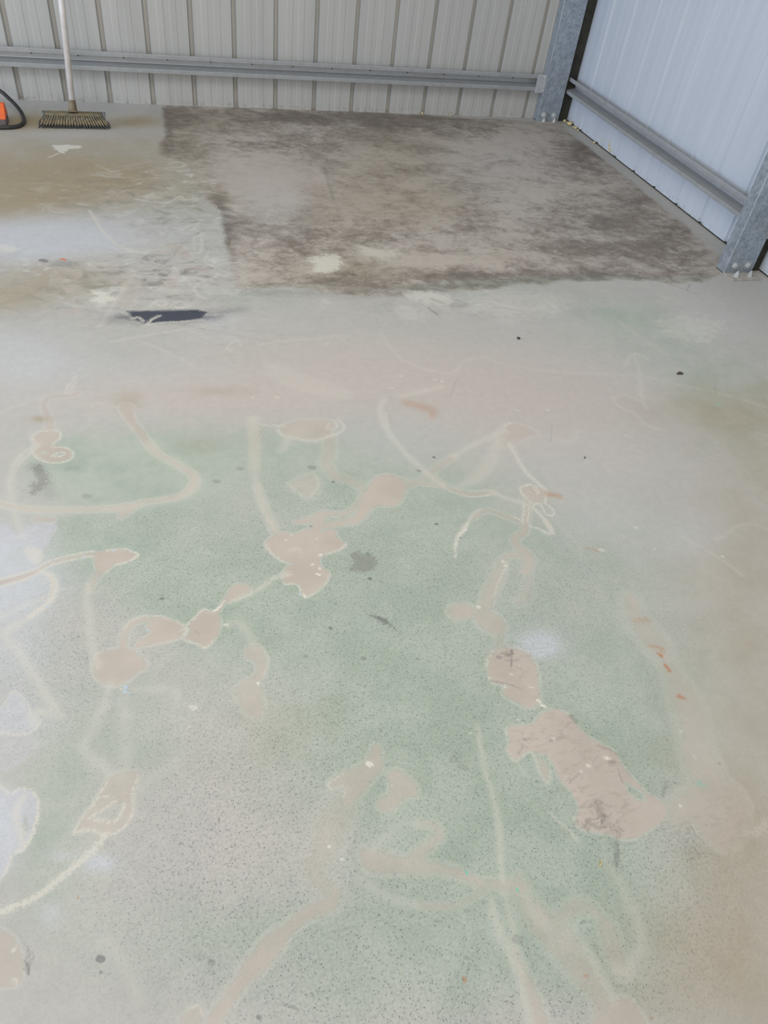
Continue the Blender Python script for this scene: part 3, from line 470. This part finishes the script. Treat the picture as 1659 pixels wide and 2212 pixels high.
for a in [(1300,1750,70,40,1.0),(1270,1790,50,20,.6),(1200,1570,50,40,.6),(1130,1600,40,30,.6),(1330,1650,30,30,.8),(1230,1680,40,40,.5),(1120,1450,50,50,.45),(1100,1410,40,20,.6),(1560,1760,60,50,.5),(1280,1620,60,30,.4),(820,1090,40,14,.2)]: scuff.blob(*a)
for k, f in dict(strip=strip, grime=grime, scuff=scuff, green=green, tan=tan, bloom_glare=bloom_glare, pitm=pitm, dirt=dirt, pink=pink).items(): put_attr(k, f.v)

n = NT('stained_concrete')
n_fine = n.noise(170, 3, 0.6); n_mid = n.noise(38, 5, 0.6); n_lo = n.noise(6, 5, 0.6); n_xlo = n.noise(1.7, 4, 0.6)
def mask(k, amp=1.6, src=None):
    jit = n.math('MULTIPLY', n.math('SUBTRACT', n.math('ADD', n.math('MULTIPLY', n_fine, 0.5), n.math('MULTIPLY', src or n_mid, 0.5)), 0.5), amp*4)
    d = n.math('ADD', n.attr(k+'_d'), jit)
    return n.math('MULTIPLY', n.ramp(d, -1.0, 1.0, 1, 0), n.attr(k+'_s'))
def soft(k, a=0.0, b=1.0, amp=0.5):
    v = n.math('ADD', n.attr(k), n.math('MULTIPLY', n.math('SUBTRACT', n_lo, 0.5), amp))
    v = n.math('MULTIPLY', n.ramp(v, a, b), n.ramp(n.attr(k), 0.0, 0.15)); return v
c = n.mix(n.ramp(n_xlo, 0.3, 0.7), COL['base1'], COL['base2'])
c = n.mix(n.math('MULTIPLY', n.ramp(n_lo, 0.35, 0.7), 0.35), c, COL['base3'])
c = n.mix(n.math('MULTIPLY', soft('pink', 0, 1.1), 0.75), c, COL['pink'])
c = n.mix(n.math('MULTIPLY', soft('green', 0.0, 1.0, 0.45), 0.95), c, n.mix(n.ramp(n_lo, 0.4, 0.6), COL['green1'], COL['green2']))
c = n.mix(n.math('MULTIPLY', soft('tan', 0, 1.0, 0.5), 0.88), c, COL['tan'])
# brown bay: streaky smears swept mostly along the wall
s1 = n.noise(1.0, 8, 0.68, n.scaled(n.coord(), (4.6, 6.0, 1), (0, 0, 0.5)), 0.6)
s2 = n.noise(1.0, 8, 0.7, n.scaled(n.coord(), (17, 24, 1), (0, 0, 0.25)), 0.5)
s3 = n.noise(1.0, 5, 0.75, n.scaled(n.coord(), (60, 90, 1), (0, 0, 0.2)))
sm = n.math('ADD', n.math('MULTIPLY', s1, 0.42), n.math('ADD', n.math('MULTIPLY', s2, 0.36), n.math('MULTIPLY', s3, 0.22)))
smd = n.math('ADD', sm, n.math('MULTIPLY', n.attr('dirt'), 0.10))
bay = n.mix(n.ramp(smd, 0.42, 0.60), COL['bay_light'], COL['bay_dark'])
bay = n.mix(n.math('MULTIPLY', n.ramp(n.attr('tan'), 0.05, 0.5), 0.45), bay, COL['bay_tan'])
bay = n.mix(n.math('MULTIPLY', n.ramp(n.attr('pink'), 0.1, 1.0), 0.5), bay, COL['pink'])
bay = n.mix(n.ramp(smd, 0.55, 0.68, 0, 0.8), bay, COL['bay_deep'])
bay = n.mix(n.math('MULTIPLY', n.attr('strip'), 0.8, clamp=True), bay, n.mix(n.ramp(s2, 0.4, 0.6), COL['strip1'], COL['strip2']))
c = n.mix(mask('patch', 3.0, n_lo), c, bay)
pmix = n.ramp(n.noise(1.0, 6, 0.75, n.scaled(n.coord(), (26, 55, 1), (0, 0, 0.1))), 0.62, 0.74)   # broken skin of worn patches
c = n.mix(n.math('MULTIPLY', n.math('MULTIPLY', pmix, n.ramp(n.attr('tan'), 0.2, 0.6)), 0.25), c, COL['bay_dark'])
gr = n.noise(1.0, 9, 0.74, n.scaled(n.coord(), (8, 13, 1), (0, 0, 0.4)), 0.9)
c = n.mix(n.math('MULTIPLY', n.ramp(gr, 0.50, 0.64), n.math('MULTIPLY', n.attr('grime'), 0.6)), c, COL['grime'])
c = n.mix(n.math('MULTIPLY', n.ramp(gr, 0.48, 0.36), n.math('MULTIPLY', n.attr('grime'), 0.5)), c, COL['grain'])
c = n.mix(n.math('MULTIPLY', n.ramp(n.noise(1.0, 6, 0.8, n.scaled(n.coord(), (40, 90, 1), (0, 0, 0.3))), 0.60, 0.68), n.math('MULTIPLY', n.attr('grime'), 0.8)), c, COL['grime'])
c = n.mix(n.math('MULTIPLY', mask('lil', 1.2), 0.85), c, COL['lilac'])
c = n.mix(n.math('MULTIPLY', soft('bloom_glare', 0, 1.0, 0.4), 0.8), c, COL['bloom_glare'])
# pitting: dark pores and pale grains
pv = n.ramp(n.voro(210), 0.20, 0.34, 1, 0)
pn = n.ramp(n.noise(120, 2, 0.5), 0.44, 0.56)
pits = n.math('MULTIPLY', n.math('MULTIPLY', pv, pn), n.ramp(n.attr('pitm'), 0.0, 1.0))
gl = mask('glue', 1.7)
pits = n.math('MULTIPLY', pits, n.math('SUBTRACT', 1.0, gl))
c = n.mix(n.math('MULTIPLY', pits, 0.62), c, COL['pit'])
grain = n.ramp(n.noise(330, 2, 0.6), 0.56, 0.70)
c = n.mix(n.math('MULTIPLY', grain, n.ramp(n.attr('pitm'), 0.0, 1.0, 0.05, 0.22)), c, COL['grain'])
scr = n.ramp(n.noise(1.0, 2, 0.5, n.scaled(n.coord(), (260, 9, 1), (0, 0, 0.9))), 0.75, 0.80)
c = n.mix(n.math('MULTIPLY', scr, 0.18), c, COL['grain'])
c = n.mix(n.ramp(n_mid, 0.3, 0.7, 0, 0.16), c, n.mix(0.5, c, COL['pit']))
c = n.mix(n.math('MULTIPLY', n.ramp(n_fine, 0.35, 0.6, 1, 0), n.ramp(n.attr('pitm'), 0.0, 1.0, 0.05, 0.2)), c, COL['pit'])
# adhesive with a paler rim
rim = n.math('MULTIPLY', n.ramp(n.math('ABSOLUTE', n.math('SUBTRACT', n.attr('glue_d'), 0.9)), 0.2, 1.5, 1, 0), n.attr('glue_s'))
c = n.mix(n.math('MULTIPLY', n.math('MULTIPLY', rim, n.ramp(n_mid, 0.3, 0.6)), 0.42), c, COL['pale'])
c = n.mix(gl, c, n.mix(n.ramp(n_lo, 0.35, 0.65), COL['glue1'], COL['glue2']))
brush = n.ramp(n.noise(1.0, 6, 0.75, n.scaled(n.coord(), (34, 80, 1), (0, 0, -0.8)), 0.8), 0.48, 0.64)
c = n.mix(n.math('MULTIPLY', n.math('MULTIPLY', brush, n.attr('scuff')), 0.75), c, COL['bay_dark'])
c = n.mix(n.math('MULTIPLY', mask('pale', 2.0, n_fine), 0.85), c, COL['pale'])
c = n.mix(n.math('MULTIPLY', mask('black', 1.0), 0.95), c, COL['black'])
c = n.mix(n.math('MULTIPLY', n.math('MULTIPLY', mask('pale', 2.0, n_fine), n.attr('black_s')), 0.8), c, COL['pale'])
c = n.mix(n.math('MULTIPLY', mask('smudge', 3.4), 0.95), c, COL['smudge'])
c = n.mix(n.math('MULTIPLY', mask('dark', 0.9), 0.9), c, COL['dark'])
c = n.mix(mask('rustl', 1.3), c, COL['rust'])
c = n.mix(n.math('MULTIPLY', mask('white', 3.6), 0.92), c, COL['white'])
for k in ('orange', 'teal', 'blue'): c = n.mix(mask(k, 0.7), c, COL[k])
h = n.math('ADD', n.math('MULTIPLY', n_fine, 0.5), n.math('ADD', n_mid, n.math('MULTIPLY', pits, -1.2)))
h = n.math('ADD', h, n.math('MULTIPLY', gl, 0.35))
n.bump(h, 0.25, 0.0012)
n.out(c, n.ramp(n_lo, 0.3, 0.7, 0.5, 0.68), 0.0, 0.35)
me.materials.append(n.m)
floor = bpy.data.objects.new('floor', me); C.objects.link(floor); floor['kind'] = 'structure'

# ---------------------------------------------------------------- cladding and room shell
PITCH_M = 0.232
def clad_path(start, count, rib=0.024, sw=0.0013):
    """inner face profile along the wall: flat pan, two shallow swages, trapezoid rib hollow; returns (t, depth)"""
    pts = []
    for k in range(count):
        t = start + k*PITCH_M
        pts += [(t, 0), (t+0.007, rib), (t+0.024, rib), (t+0.031, 0)]
        for s in (0.072, 0.138):
            pts += [(t+s, 0), (t+s+0.002, -sw), (t+s+0.034, -sw), (t+s+0.036, 0)]
    return pts
H = 3.4
def struct(name, bm, mat, parent=None, smooth=False):
    o = obj(name, bm, mat, parent, smooth); o['kind'] = 'structure'; return o
def wall_sheet(name, path, mat, place, z0, z1):
    bm = bmesh.new(); loop = sheet_loop(path, 0.0012); pts = [place(p) for p in loop]
    add_prism(bm, pts, 'z', z0, z1); return struct(name, bm, mat)
# back wall: hollow starts (left dark edge of each rib) at k * pitch
pb = [(-6.0, 0)] + [(t, d) for t, d in clad_path(-24*PITCH_M, 39) if t < W-0.002] + [(W-0.001, 0)]
wall_back = wall_sheet('wall_back', pb, m_wall_b, lambda p: (p[0], p[1]), 0.001, H)
# right wall: t runs toward the camera
r0 = -1.642
pr_ = [(t, d) for t, d in clad_path(r0-28*PITCH_M, 36, 0.013, 0.0006) if t < -0.002] + [(-0.001, 0)]
wall_right = wall_sheet('wall_right', pr_, m_wall_r, lambda p: (W+p[1], p[0]), 0.009, H)
bm = bmesh.new(); add_box(bm, W+0.006, W+0.05, -8.2, 0.0, 0.0, 0.0088); struct('leak_blocker', bm, m_dark)      # dark strip added to keep light out of the gap under the right cladding
bm = bmesh.new(); add_box(bm, -6.05, W+0.1, -8.4, 0.1, H, H+0.04)
# translucent roof sheets let the daylight in: the roof is built around that opening
bm.free(); bm = bmesh.new()
for b in [(-6.05, W+0.1, -8.4, -4.6), (-6.05, W+0.1, -2.45, 0.1), (-6.05, -1.1, -4.6, -2.45), (2.9, W+0.1, -4.6, -2.45)]: add_box(bm, *b, H, H+0.03)
struct('ceiling', bm, m_ceiling)
bm = bmesh.new(); add_box(bm, -6.06, -6.0, -1.2, 0.05, 0, H); add_box(bm, -6.06, -6.0, -8.4, -6.0, 0, H); add_box(bm, -6.06, -6.0, -6.0, -1.2, 2.8, H); struct('wall_left', bm, m_wall_r)
# dark strip standing in for the shade in the corner behind the column
bm = bmesh.new(); add_box(bm, 3.262, W-0.002, -0.034, -0.003, 0.0, H); struct('corner_shade', bm, m_dark)

# ---------------------------------------------------------------- columns
def hexbolt(bm, c, axis, r=0.012, h=0.009, washer=0.0175, dome=True):
    c = Vector(c); a = Vector(axis)
    add_cyl(bm, c, c+a*0.0025, washer, n=24); add_cyl(bm, c+a*0.0025, c+a*(0.0025+h), r, r*0.96, n=6)
    if dome: add_cyl(bm, c+a*(0.0025+h), c+a*(0.004+h), r*0.8, r*0.5, n=16)
def anchor(bm, x, y, z, h=0.024):
    add_cyl(bm, (x, y, z), (x, y, z+0.003), 0.014, n=20); add_cyl(bm, (x, y, z+0.003), (x, y, z+0.014), 0.0115, n=6); add_cyl(bm, (x, y, z+0.014), (x, y, z+h), 0.006, 0.0055, n=14)
def column(x0, x1, yw, depth, label, shade_y, z_plate):
    """C section: web faces the room at y = yw, left flange runs back toward the wall"""
    t = empty('steel_column', ((x0+x1)/2, yw, 0), label, 'column', 'galvanised portal frame columns')
    path = [(x0+0.018, yw+depth), (x0, yw+depth), (x0, yw+0.004), (x0+0.0012, yw+0.0012), (x0+0.004, yw), (x1-0.004, yw), (x1-0.0012, yw+0.0012), (x1, yw+0.004), (x1, yw+depth), (x1-0.018, yw+depth)]
    bm = bmesh.new(); add_prism(bm, sheet_loop(path, 0.0024), 'z', z_plate, 2.95); obj('channel', bm, m_galv, t)
    bm = bmesh.new(); tube(bm, [(x0+0.0012, yw+0.0008, z_plate+0.001), (x0+0.0012, yw+0.0008, 2.94)], 0.0019, 8); e = obj('folded_edge', bm, m_edge, t, True); e['label'] = 'bright folded edge'
    for dx in (0.040, 0.110):
        bm = bmesh.new(); hexbolt(bm, (x0+dx, yw, 0.040), (0, -1, 0)); obj('web_bolt', bm, m_bolt, t)
    return t
c1 = column(3.098, 3.250, -0.065, 0.058, 'galvanised steel column standing in the far corner between both walls', 0, 0.001)
c2 = column(3.120, 3.272, -2.158, 0.060, 'galvanised steel column nearest the camera, at the right edge', 0, 0.001)
for c_, y0, x0, x1 in ((c1, -0.065, 3.098, 3.250), (c2, -2.158, 3.120, 3.272)):
    bm = bmesh.new(); add_box(bm, x0-0.0, x1+0.004, y0-(0.072 if c_ is c2 else 0.03), y0+0.06, 0.0003, 0.005, 0.001); p = obj('base_plate', bm, m_plate, c_); p['label'] = 'dusty base plate'
    for dx in (0.042, 0.116):
        bm = bmesh.new(); anchor(bm, x0+dx, y0-(0.036 if c_ is c2 else 0.012), 0.005); obj('anchor_nut', bm, m_bolt, c_)
bm = bmesh.new(); add_box(bm, 3.1235, 3.2685, -2.1605, -2.1585, 0.0055, 0.068, 0.0006); obj('cleat_plate', bm, m_galv, c2)
bm = bmesh.new(); add_box(bm, 3.2745, W-0.001, -2.135, -2.105, 0.0, 2.9); p = obj('shade_strip', bm, m_dark, c2); p['label'] = 'dark strip standing in for shade between column and wall'  # shade of the open gap beside the column, built as a dark strip

# ---------------------------------------------------------------- girts (hat section, open side to the room)
def hat(z0, z1, foot, d=0.061, t=0.0012):
    """profile (offset from wall, z): lower foot, web, crown at the wall, web, upper foot, with small stiffening ridges"""
    def ridged(a, b):
        out = []; n = 3; w = (b-a)/(2*n+1)
        for i in range(n):
            s = a+w*(2*i+1); out += [(d, s), (d+0.0022, s+w*0.3), (d+0.0022, s+w*0.7), (d, s+w)]
        return out
    return [(d-0.004, z0)] + [(d, z0+0.001)] + ridged(z0+0.001, z0+foot) + [(d, z0+foot), (0.004, z0+foot+0.012), (0.003, z0+foot+0.016), (0.003, z1-foot-0.016), (0.004, z1-foot-0.012), (d, z1-foot)] + ridged(z1-foot, z1-0.001) + [(d, z1-0.001), (d-0.004, z1)]
def screws(parent, pts, ax):
    for p in pts:
        bm = bmesh.new(); q = Vector(p); a = Vector(ax)
        add_cyl(bm, q, q+a*0.012, 0.0028, 0.0026, 10); add_cyl(bm, q+a*0.012, q+a*0.022, 0.0026, 0.0002, 10); obj('screw_tip', bm, m_screw, parent)
g1 = empty('wall_girt', (0, -0.03, 0.17), 'long galvanised hat-section rail running along the back wall above the floor', 'rail', 'galvanised wall girts')
bm = bmesh.new(); add_prism(bm, [(-p[0]-0.001, p[1]) for p in sheet_loop(hat(0.176, 0.268, 0.021), 0.0012)], 'x', -5.6, 3.060); obj('channel', bm, m_girt, g1)
screws(g1, [(k*PITCH_M+0.110, -0.004, 0.232) for k in range(-3, 14)] + [(3.03, -0.004, 0.205)], (0, -1, 0))
bm = bmesh.new(); add_box(bm, 3.034, 3.0965, -0.0685, -0.0655, 0.168, 0.272, 0.0006)
br = obj('end_bracket', bm, m_bracket, g1); br['label'] = 'pale square end bracket'
for x, z in ((3.083, 0.256), (3.086, 0.180)):
    bm = bmesh.new(); hexbolt(bm, (x, -0.0685, z), (0, -1, 0), 0.0055, 0.005, 0.008); obj('bracket_bolt', bm, m_bolt, br)
g2 = empty('wall_girt', (3.30, -0.07, 0.17), 'galvanised hat-section rail on the right wall between the two columns', 'rail', 'galvanised wall girts')
bm = bmesh.new(); add_prism(bm, [(W-0.001-p[0], p[1]) for p in sheet_loop(hat(0.166, 0.260, 0.021), 0.0012)], 'y', -2.90, -0.040)
obj('channel', bm, m_girt, g2)

# ---------------------------------------------------------------- broom
m_handle = simple('white_painted_handle', srgb(214, 210, 206), srgb(200, 194, 188), 12, 0.28)
m_sock = simple('dusty_brown_plastic', srgb(120, 106, 82), srgb(98, 88, 70), 40, 0.6)
m_block = simple('dusty_broom_block', srgb(128, 114, 84), srgb(96, 90, 76), 50, 0.65)
nb = NT('grey_bristle'); sz = nb.n('ShaderNodeSeparateXYZ'); nb.link(nb.coord(), sz.inputs[0])     # soaked dark ends
m_bris1 = nb.out(nb.mix(nb.ramp(sz.outputs[2], 0.010, 0.024), srgb(70, 72, 74), nb.mix(nb.ramp(nb.noise(60, 4), 0.4, 0.6), srgb(158, 152, 134), srgb(124, 118, 104))), 0.7)
m_bris2 = simple('dusty_bristle', srgb(184, 170, 138), srgb(138, 122, 92), 150, 0.85)
m_cap = simple('grey_end', srgb(122, 126, 130), srgb(96, 96, 92), 60, 0.6)
B0 = Vector((0.300, -0.395, 0.0))
bt = empty('broom', B0, 'soft broom with a white handle leaning upright against the back wall', 'broom')
bang = 0.02
def bp(u, v, z): return (B0.x + u*math.cos(bang) - v*math.sin(bang), B0.y + u*math.sin(bang) + v*math.cos(bang), z)
bm = bmesh.new(); add_box(bm, -0.140, 0.140, -0.027, 0.027, 0.056, 0.071, 0.005, 3)
for v in bm.verts:
    f = 1-0.25*(abs(v.co.x)/0.140)**4; v.co = Vector(bp(v.co.x, v.co.y*f, v.co.z - 0.006*(abs(v.co.x)/0.140)**3))
obj('block', bm, m_block, bt, True)
for sx in (-1, 1):
    bm = bmesh.new(); add_box(bm, sx*0.1495-0.0065, sx*0.1495+0.0065, -0.019, 0.019, 0.050, 0.0690, 0.005, 3)
    for v in bm.verts: v.co = Vector(bp(v.co.x*0.985, v.co.y, v.co.z-0.002))
    obj('end_cap', bm, m_cap, bt, True)
# handle and socket
h0 = Vector((0.2985, -0.400, 0.074)); hd = Vector((0.050, 0.375, 1.14)).normalized()
bm = bmesh.new(); add_cyl(bm, h0-hd*0.004, h0+hd*0.048, 0.0215, 0.0165, 24); add_cyl(bm, h0-hd*0.006, h0+hd*0.004, 0.026, 0.0215, 24); obj('socket', bm, m_sock, bt, False)
bm = bmesh.new(); add_cyl(bm, h0+hd*0.044, h0+hd*1.195, 0.0150, 0.0150, 28); add_cyl(bm, h0+hd*1.195, h0+hd*1.203, 0.0150, 0.0105, 28); obj('handle', bm, m_handle, bt, True)
for p in bpy.data.objects['handle'].data.polygons: p.use_smooth = len(p.vertices) == 4
# bristle tufts: five rows, every tuft a splayed bundle; the front rows are clogged with dust
tuft_mats = [m_bris1, m_bris2]
def tuft(bm, u, v, lean_u, lean_v, z0, z1, r0, r1, nb, sd):
    rnd = random.Random(sd)
    for b in range(nb):
        a = 2*math.pi*b/nb + rnd.random(); rr = rnd.random()**0.5
        s = Vector(bp(u+r0*rr*math.cos(a), v+r0*rr*math.sin(a), z1))
        e = Vector(bp(u+lean_u+r1*rr*math.cos(a), v+lean_v+r1*rr*math.sin(a), z0+rnd.random()*0.004))
        mid = s.lerp(e, 0.5)+Vector((0, 0, 0.002)); w = 0.0011
        prev = None
        for q, ww in ((s, w), (mid, w), (e, w*0.8)):
            ring = [bm.verts.new(q+Vector((ww*math.cos(t), ww*math.sin(t), 0))) for t in (0, 2.09, 4.19)]
            if prev:
                for i in range(3): bm.faces.new((prev[i], prev[(i+1) % 3], ring[(i+1) % 3], ring[i]))
            prev = ring
bm1, bm2 = bmesh.new(), bmesh.new(); NT_ = 24
for j, v in enumerate((-0.021, -0.011, 0.0, 0.011, 0.021)):
    for i in range(NT_):
        u = -0.134 + 0.268*(i+(0.5 if j % 2 else 0))/NT_; lu = 0.040*(u/0.134) + random.uniform(-.0015, .0015); lv = v*0.95-0.004 + random.uniform(-.002, .002)
        tuft(bm1, u, v, lu, lv, 0.002, 0.058, 0.0014, 0.0043, 26, i*7+j)
        if j < 3:        # dust caked round the middle of the front tufts
            k0, k1 = (0.38, 0.74)
            tuft(bm2, u+lu*k0, v+lv*k0-0.0008, lu*(k1-k0), lv*(k1-k0)-0.001, 0.058*(1-k1)+random.uniform(0, .004), 0.058*(1-k0)+random.uniform(-.006, .006), 0.0022, 0.0036, 14, i*5+j+900)
o = obj('bristles', bm2, m_bris2, bt); tag(o, 'dust-clogged middle of the front bristles', kind='stuff')
o = obj('bristles', bm1, m_bris1, bt); tag(o, 'grey bristle ends', kind='stuff')

# ---------------------------------------------------------------- orange unit and black hose at the left edge
m_orange = simple('orange_paint', srgb(238, 112, 58), srgb(228, 100, 50), 14, 0.45)
m_under = simple('dirty_grey_base', srgb(124, 112, 108), srgb(92, 82, 80), 40, 0.8)
m_hose = simple('black_rubber', srgb(38, 38, 38), srgb(50, 50, 48), 30, 0.45)
ot = empty('tool_unit', (-0.13, -0.40, 0), 'low orange-topped unit on a dirty grey base at the left edge of the picture', 'tool')
bm = bmesh.new(); add_box(bm, -0.235, -0.022, -0.455, -0.345, 0.0, 0.040, 0.003); obj('base', bm, m_under, ot)
bm = bmesh.new(); add_prism(bm, [(-0.457, 0.0395), (-0.457, 0.043), (-0.372, 0.088), (-0.343, 0.088), (-0.343, 0.0395)], 'x', -0.237, -0.021)
bmesh.ops.bevel(bm, geom=bm.edges[:], offset=0.0015, segments=2, affect='EDGES')
for v in bm.verts:
    if v.co.z > 0.05: v.co.x -= 0.006*(v.co.x > -0.1)
obj('cover', bm, m_orange, ot)
bm = bmesh.new()
hp = [(-0.30, -0.30, 0.060), (-0.20, -0.22, 0.10), (-0.085, -0.13, 0.085), (-0.02, -0.18, 0.055), (0.032, -0.27, 0.026), (0.052, -0.36, 0.011), (0.045, -0.42, 0.0095), (0.015, -0.462, 0.0095), (-0.06, -0.480, 0.0095), (-0.20, -0.486, 0.0095), (-0.34, -0.49, 0.0095)]
tube(bm, spline(hp, 10), 0.0095, 16); hz = obj('rubber_hose', bm, m_hose, None, True)
tag(hz, 'black rubber hose looping out around the orange unit on the floor', 'hose')

# ---------------------------------------------------------------- loose bits
m_crumb = simple('cream_foam', srgb(222, 206, 156), srgb(196, 176, 128), 200, 0.85)
def lump(name, loc, r, mat, flat=0.7, sd=1):
    rnd = random.Random(sd); bm = bmesh.new(); bmesh.ops.create_icosphere(bm, subdivisions=2, radius=r)
    ph = [rnd.uniform(0, 6) for _ in range(6)]
    for v in bm.verts:
        d = v.co.normalized(); k = 1+0.28*math.sin(4*d.x+ph[0])*math.cos(3*d.y+ph[1])+0.18*math.sin(7*d.z+ph[2]+3*d.x); v.co = Vector((v.co.x*k*rnd.uniform(.95, 1.05), v.co.y*k, v.co.z*k*flat))
    zm = min(v.co.z for v in bm.verts)
    for v in bm.verts: v.co.z -= zm
    o = obj(name, bm, mat, None, True); o.location = loc; return o
crumbs = [(3.300,-0.062,.010,'the corner column, deepest in the corner'), (3.308,-0.085,.008,'the corner column, just in front of the deepest one'), (3.306,-0.128,.015,'the corner column, the biggest one of the row'), (3.318,-0.166,.007,'the right wall a hand beyond the biggest crumb'), (3.315,-0.200,.009,'the right wall, next to the last of the close row'), (3.318,-0.228,.007,'the right wall, last of the close row by the corner'), (3.320,-0.452,.007,'the right wall, alone between the corner row and the splash')]
for i, (x, y, r, s) in enumerate(crumbs): tag(lump('foam_crumb', (x, y, 0.0003), r, m_crumb, 0.8, i), 'cream foam crumb by '+s, 'crumb', 'cream foam crumbs along the right wall')
# dried foam splash on the cladding itself
for i, (y, z, r) in enumerate([(-0.520, 0.040, .0045), (-0.600, 0.055, .004), (-0.612, 0.040, .0065), (-0.622, 0.026, .007), (-0.640, 0.014, .008)]):
    tag(lump('foam_crumb', (W-0.003, y, z), r, m_crumb, 0.9, 40+i), ['small cream foam fleck on the right cladding, left of the splash', 'topmost cream foam fleck of the splash on the right cladding', 'cream foam fleck second from the top of the splash', 'cream foam fleck third from the top of the splash', 'lowest and largest cream foam fleck of the splash, near the floor'][i], 'crumb', 'cream foam flecks stuck on the right cladding')
for i, (px, py, r, s) in enumerate([(905/1+5, 246.5, .006, 'beside the tenth rib, nearer the broom'), (972, 249.5, .0055, 'nearer the corner column')]):
    w_ = wpt((px, py)); tag(lump('foam_crumb', (w_[0], -0.012, 0.0003), r, m_crumb, 1.2, 70+i), 'cream crumb at the foot of the back wall '+s, 'crumb', 'cream foam crumbs along the back wall')
# dry leaf and small litter on the slab
m_leaf = simple('dry_leaf', srgb(86, 72, 52), srgb(52, 44, 36), 200, 0.8); m_bit = simple('dark_grit', srgb(70, 66, 58), srgb(50, 46, 42), 200, 0.8); m_chip = simple('cream_chip', srgb(214, 200, 150), srgb(190, 176, 130), 200, 0.8)
def leaf(px, py, L, Wd, ang, mat, label, cat='leaf', name='dry_leaf'):
    w_ = wpt((px, py)); bm = bmesh.new(); N = 9; rows = []
    for i in range(N):
        t = i/(N-1); hw = Wd*math.sin(math.pi*min(1, t*0.93+0.05))**0.8/2+0.0002
        rows.append([bm.verts.new(((t-0.5)*L, s*hw, 0.001+0.0035*math.sin(math.pi*t)*(0.4+abs(s))+zo)) for zo in (0, 0.0006) for s in (-1, -0.5, 0, 0.5, 1)])
    for a, b in zip(rows[:-1], rows[1:]):
        for o_ in (0, 5):
            for k in range(4): bm.faces.new((a[o_+k], a[o_+k+1], b[o_+k+1], b[o_+k]))
        for k in (0, 4): bm.faces.new((a[k], b[k], b[k+5], a[k+5]))
    o = obj(name, bm, mat); o.location = (w_[0], w_[1], 0); o.rotation_euler = (0, 0, ang); return tag(o, label, cat)
leaf(1469, 808, 0.030, 0.013, 0.0, m_leaf, 'small curled dark dry leaf lying alone on the right of the floor')
leaf(1263, 990, 0.008, 0.003, 0.5, m_bit, 'tiny dark flake on the plain beige concrete right of the drawn lines', 'flake', 'dark_flake')
leaf(1143, 720, 0.010, 0.004, 0.9, m_chip, 'tiny cream chip lying just beyond a dark grit crumb', 'chip', 'cream_chip')
w_ = wpt((1120, 732)); tag(lump('dark_crumb', (w_[0], w_[1], 0.0002), 0.006, m_bit, 0.6, 5), 'dark crumb of grit in the middle distance near a cream chip', 'crumb')
leaf(1295, 1866, 0.013, 0.0035, 1.1, m_chip, 'slender curled cream shaving on the green concrete below the brown glue patch', 'shaving', 'cream_shaving')
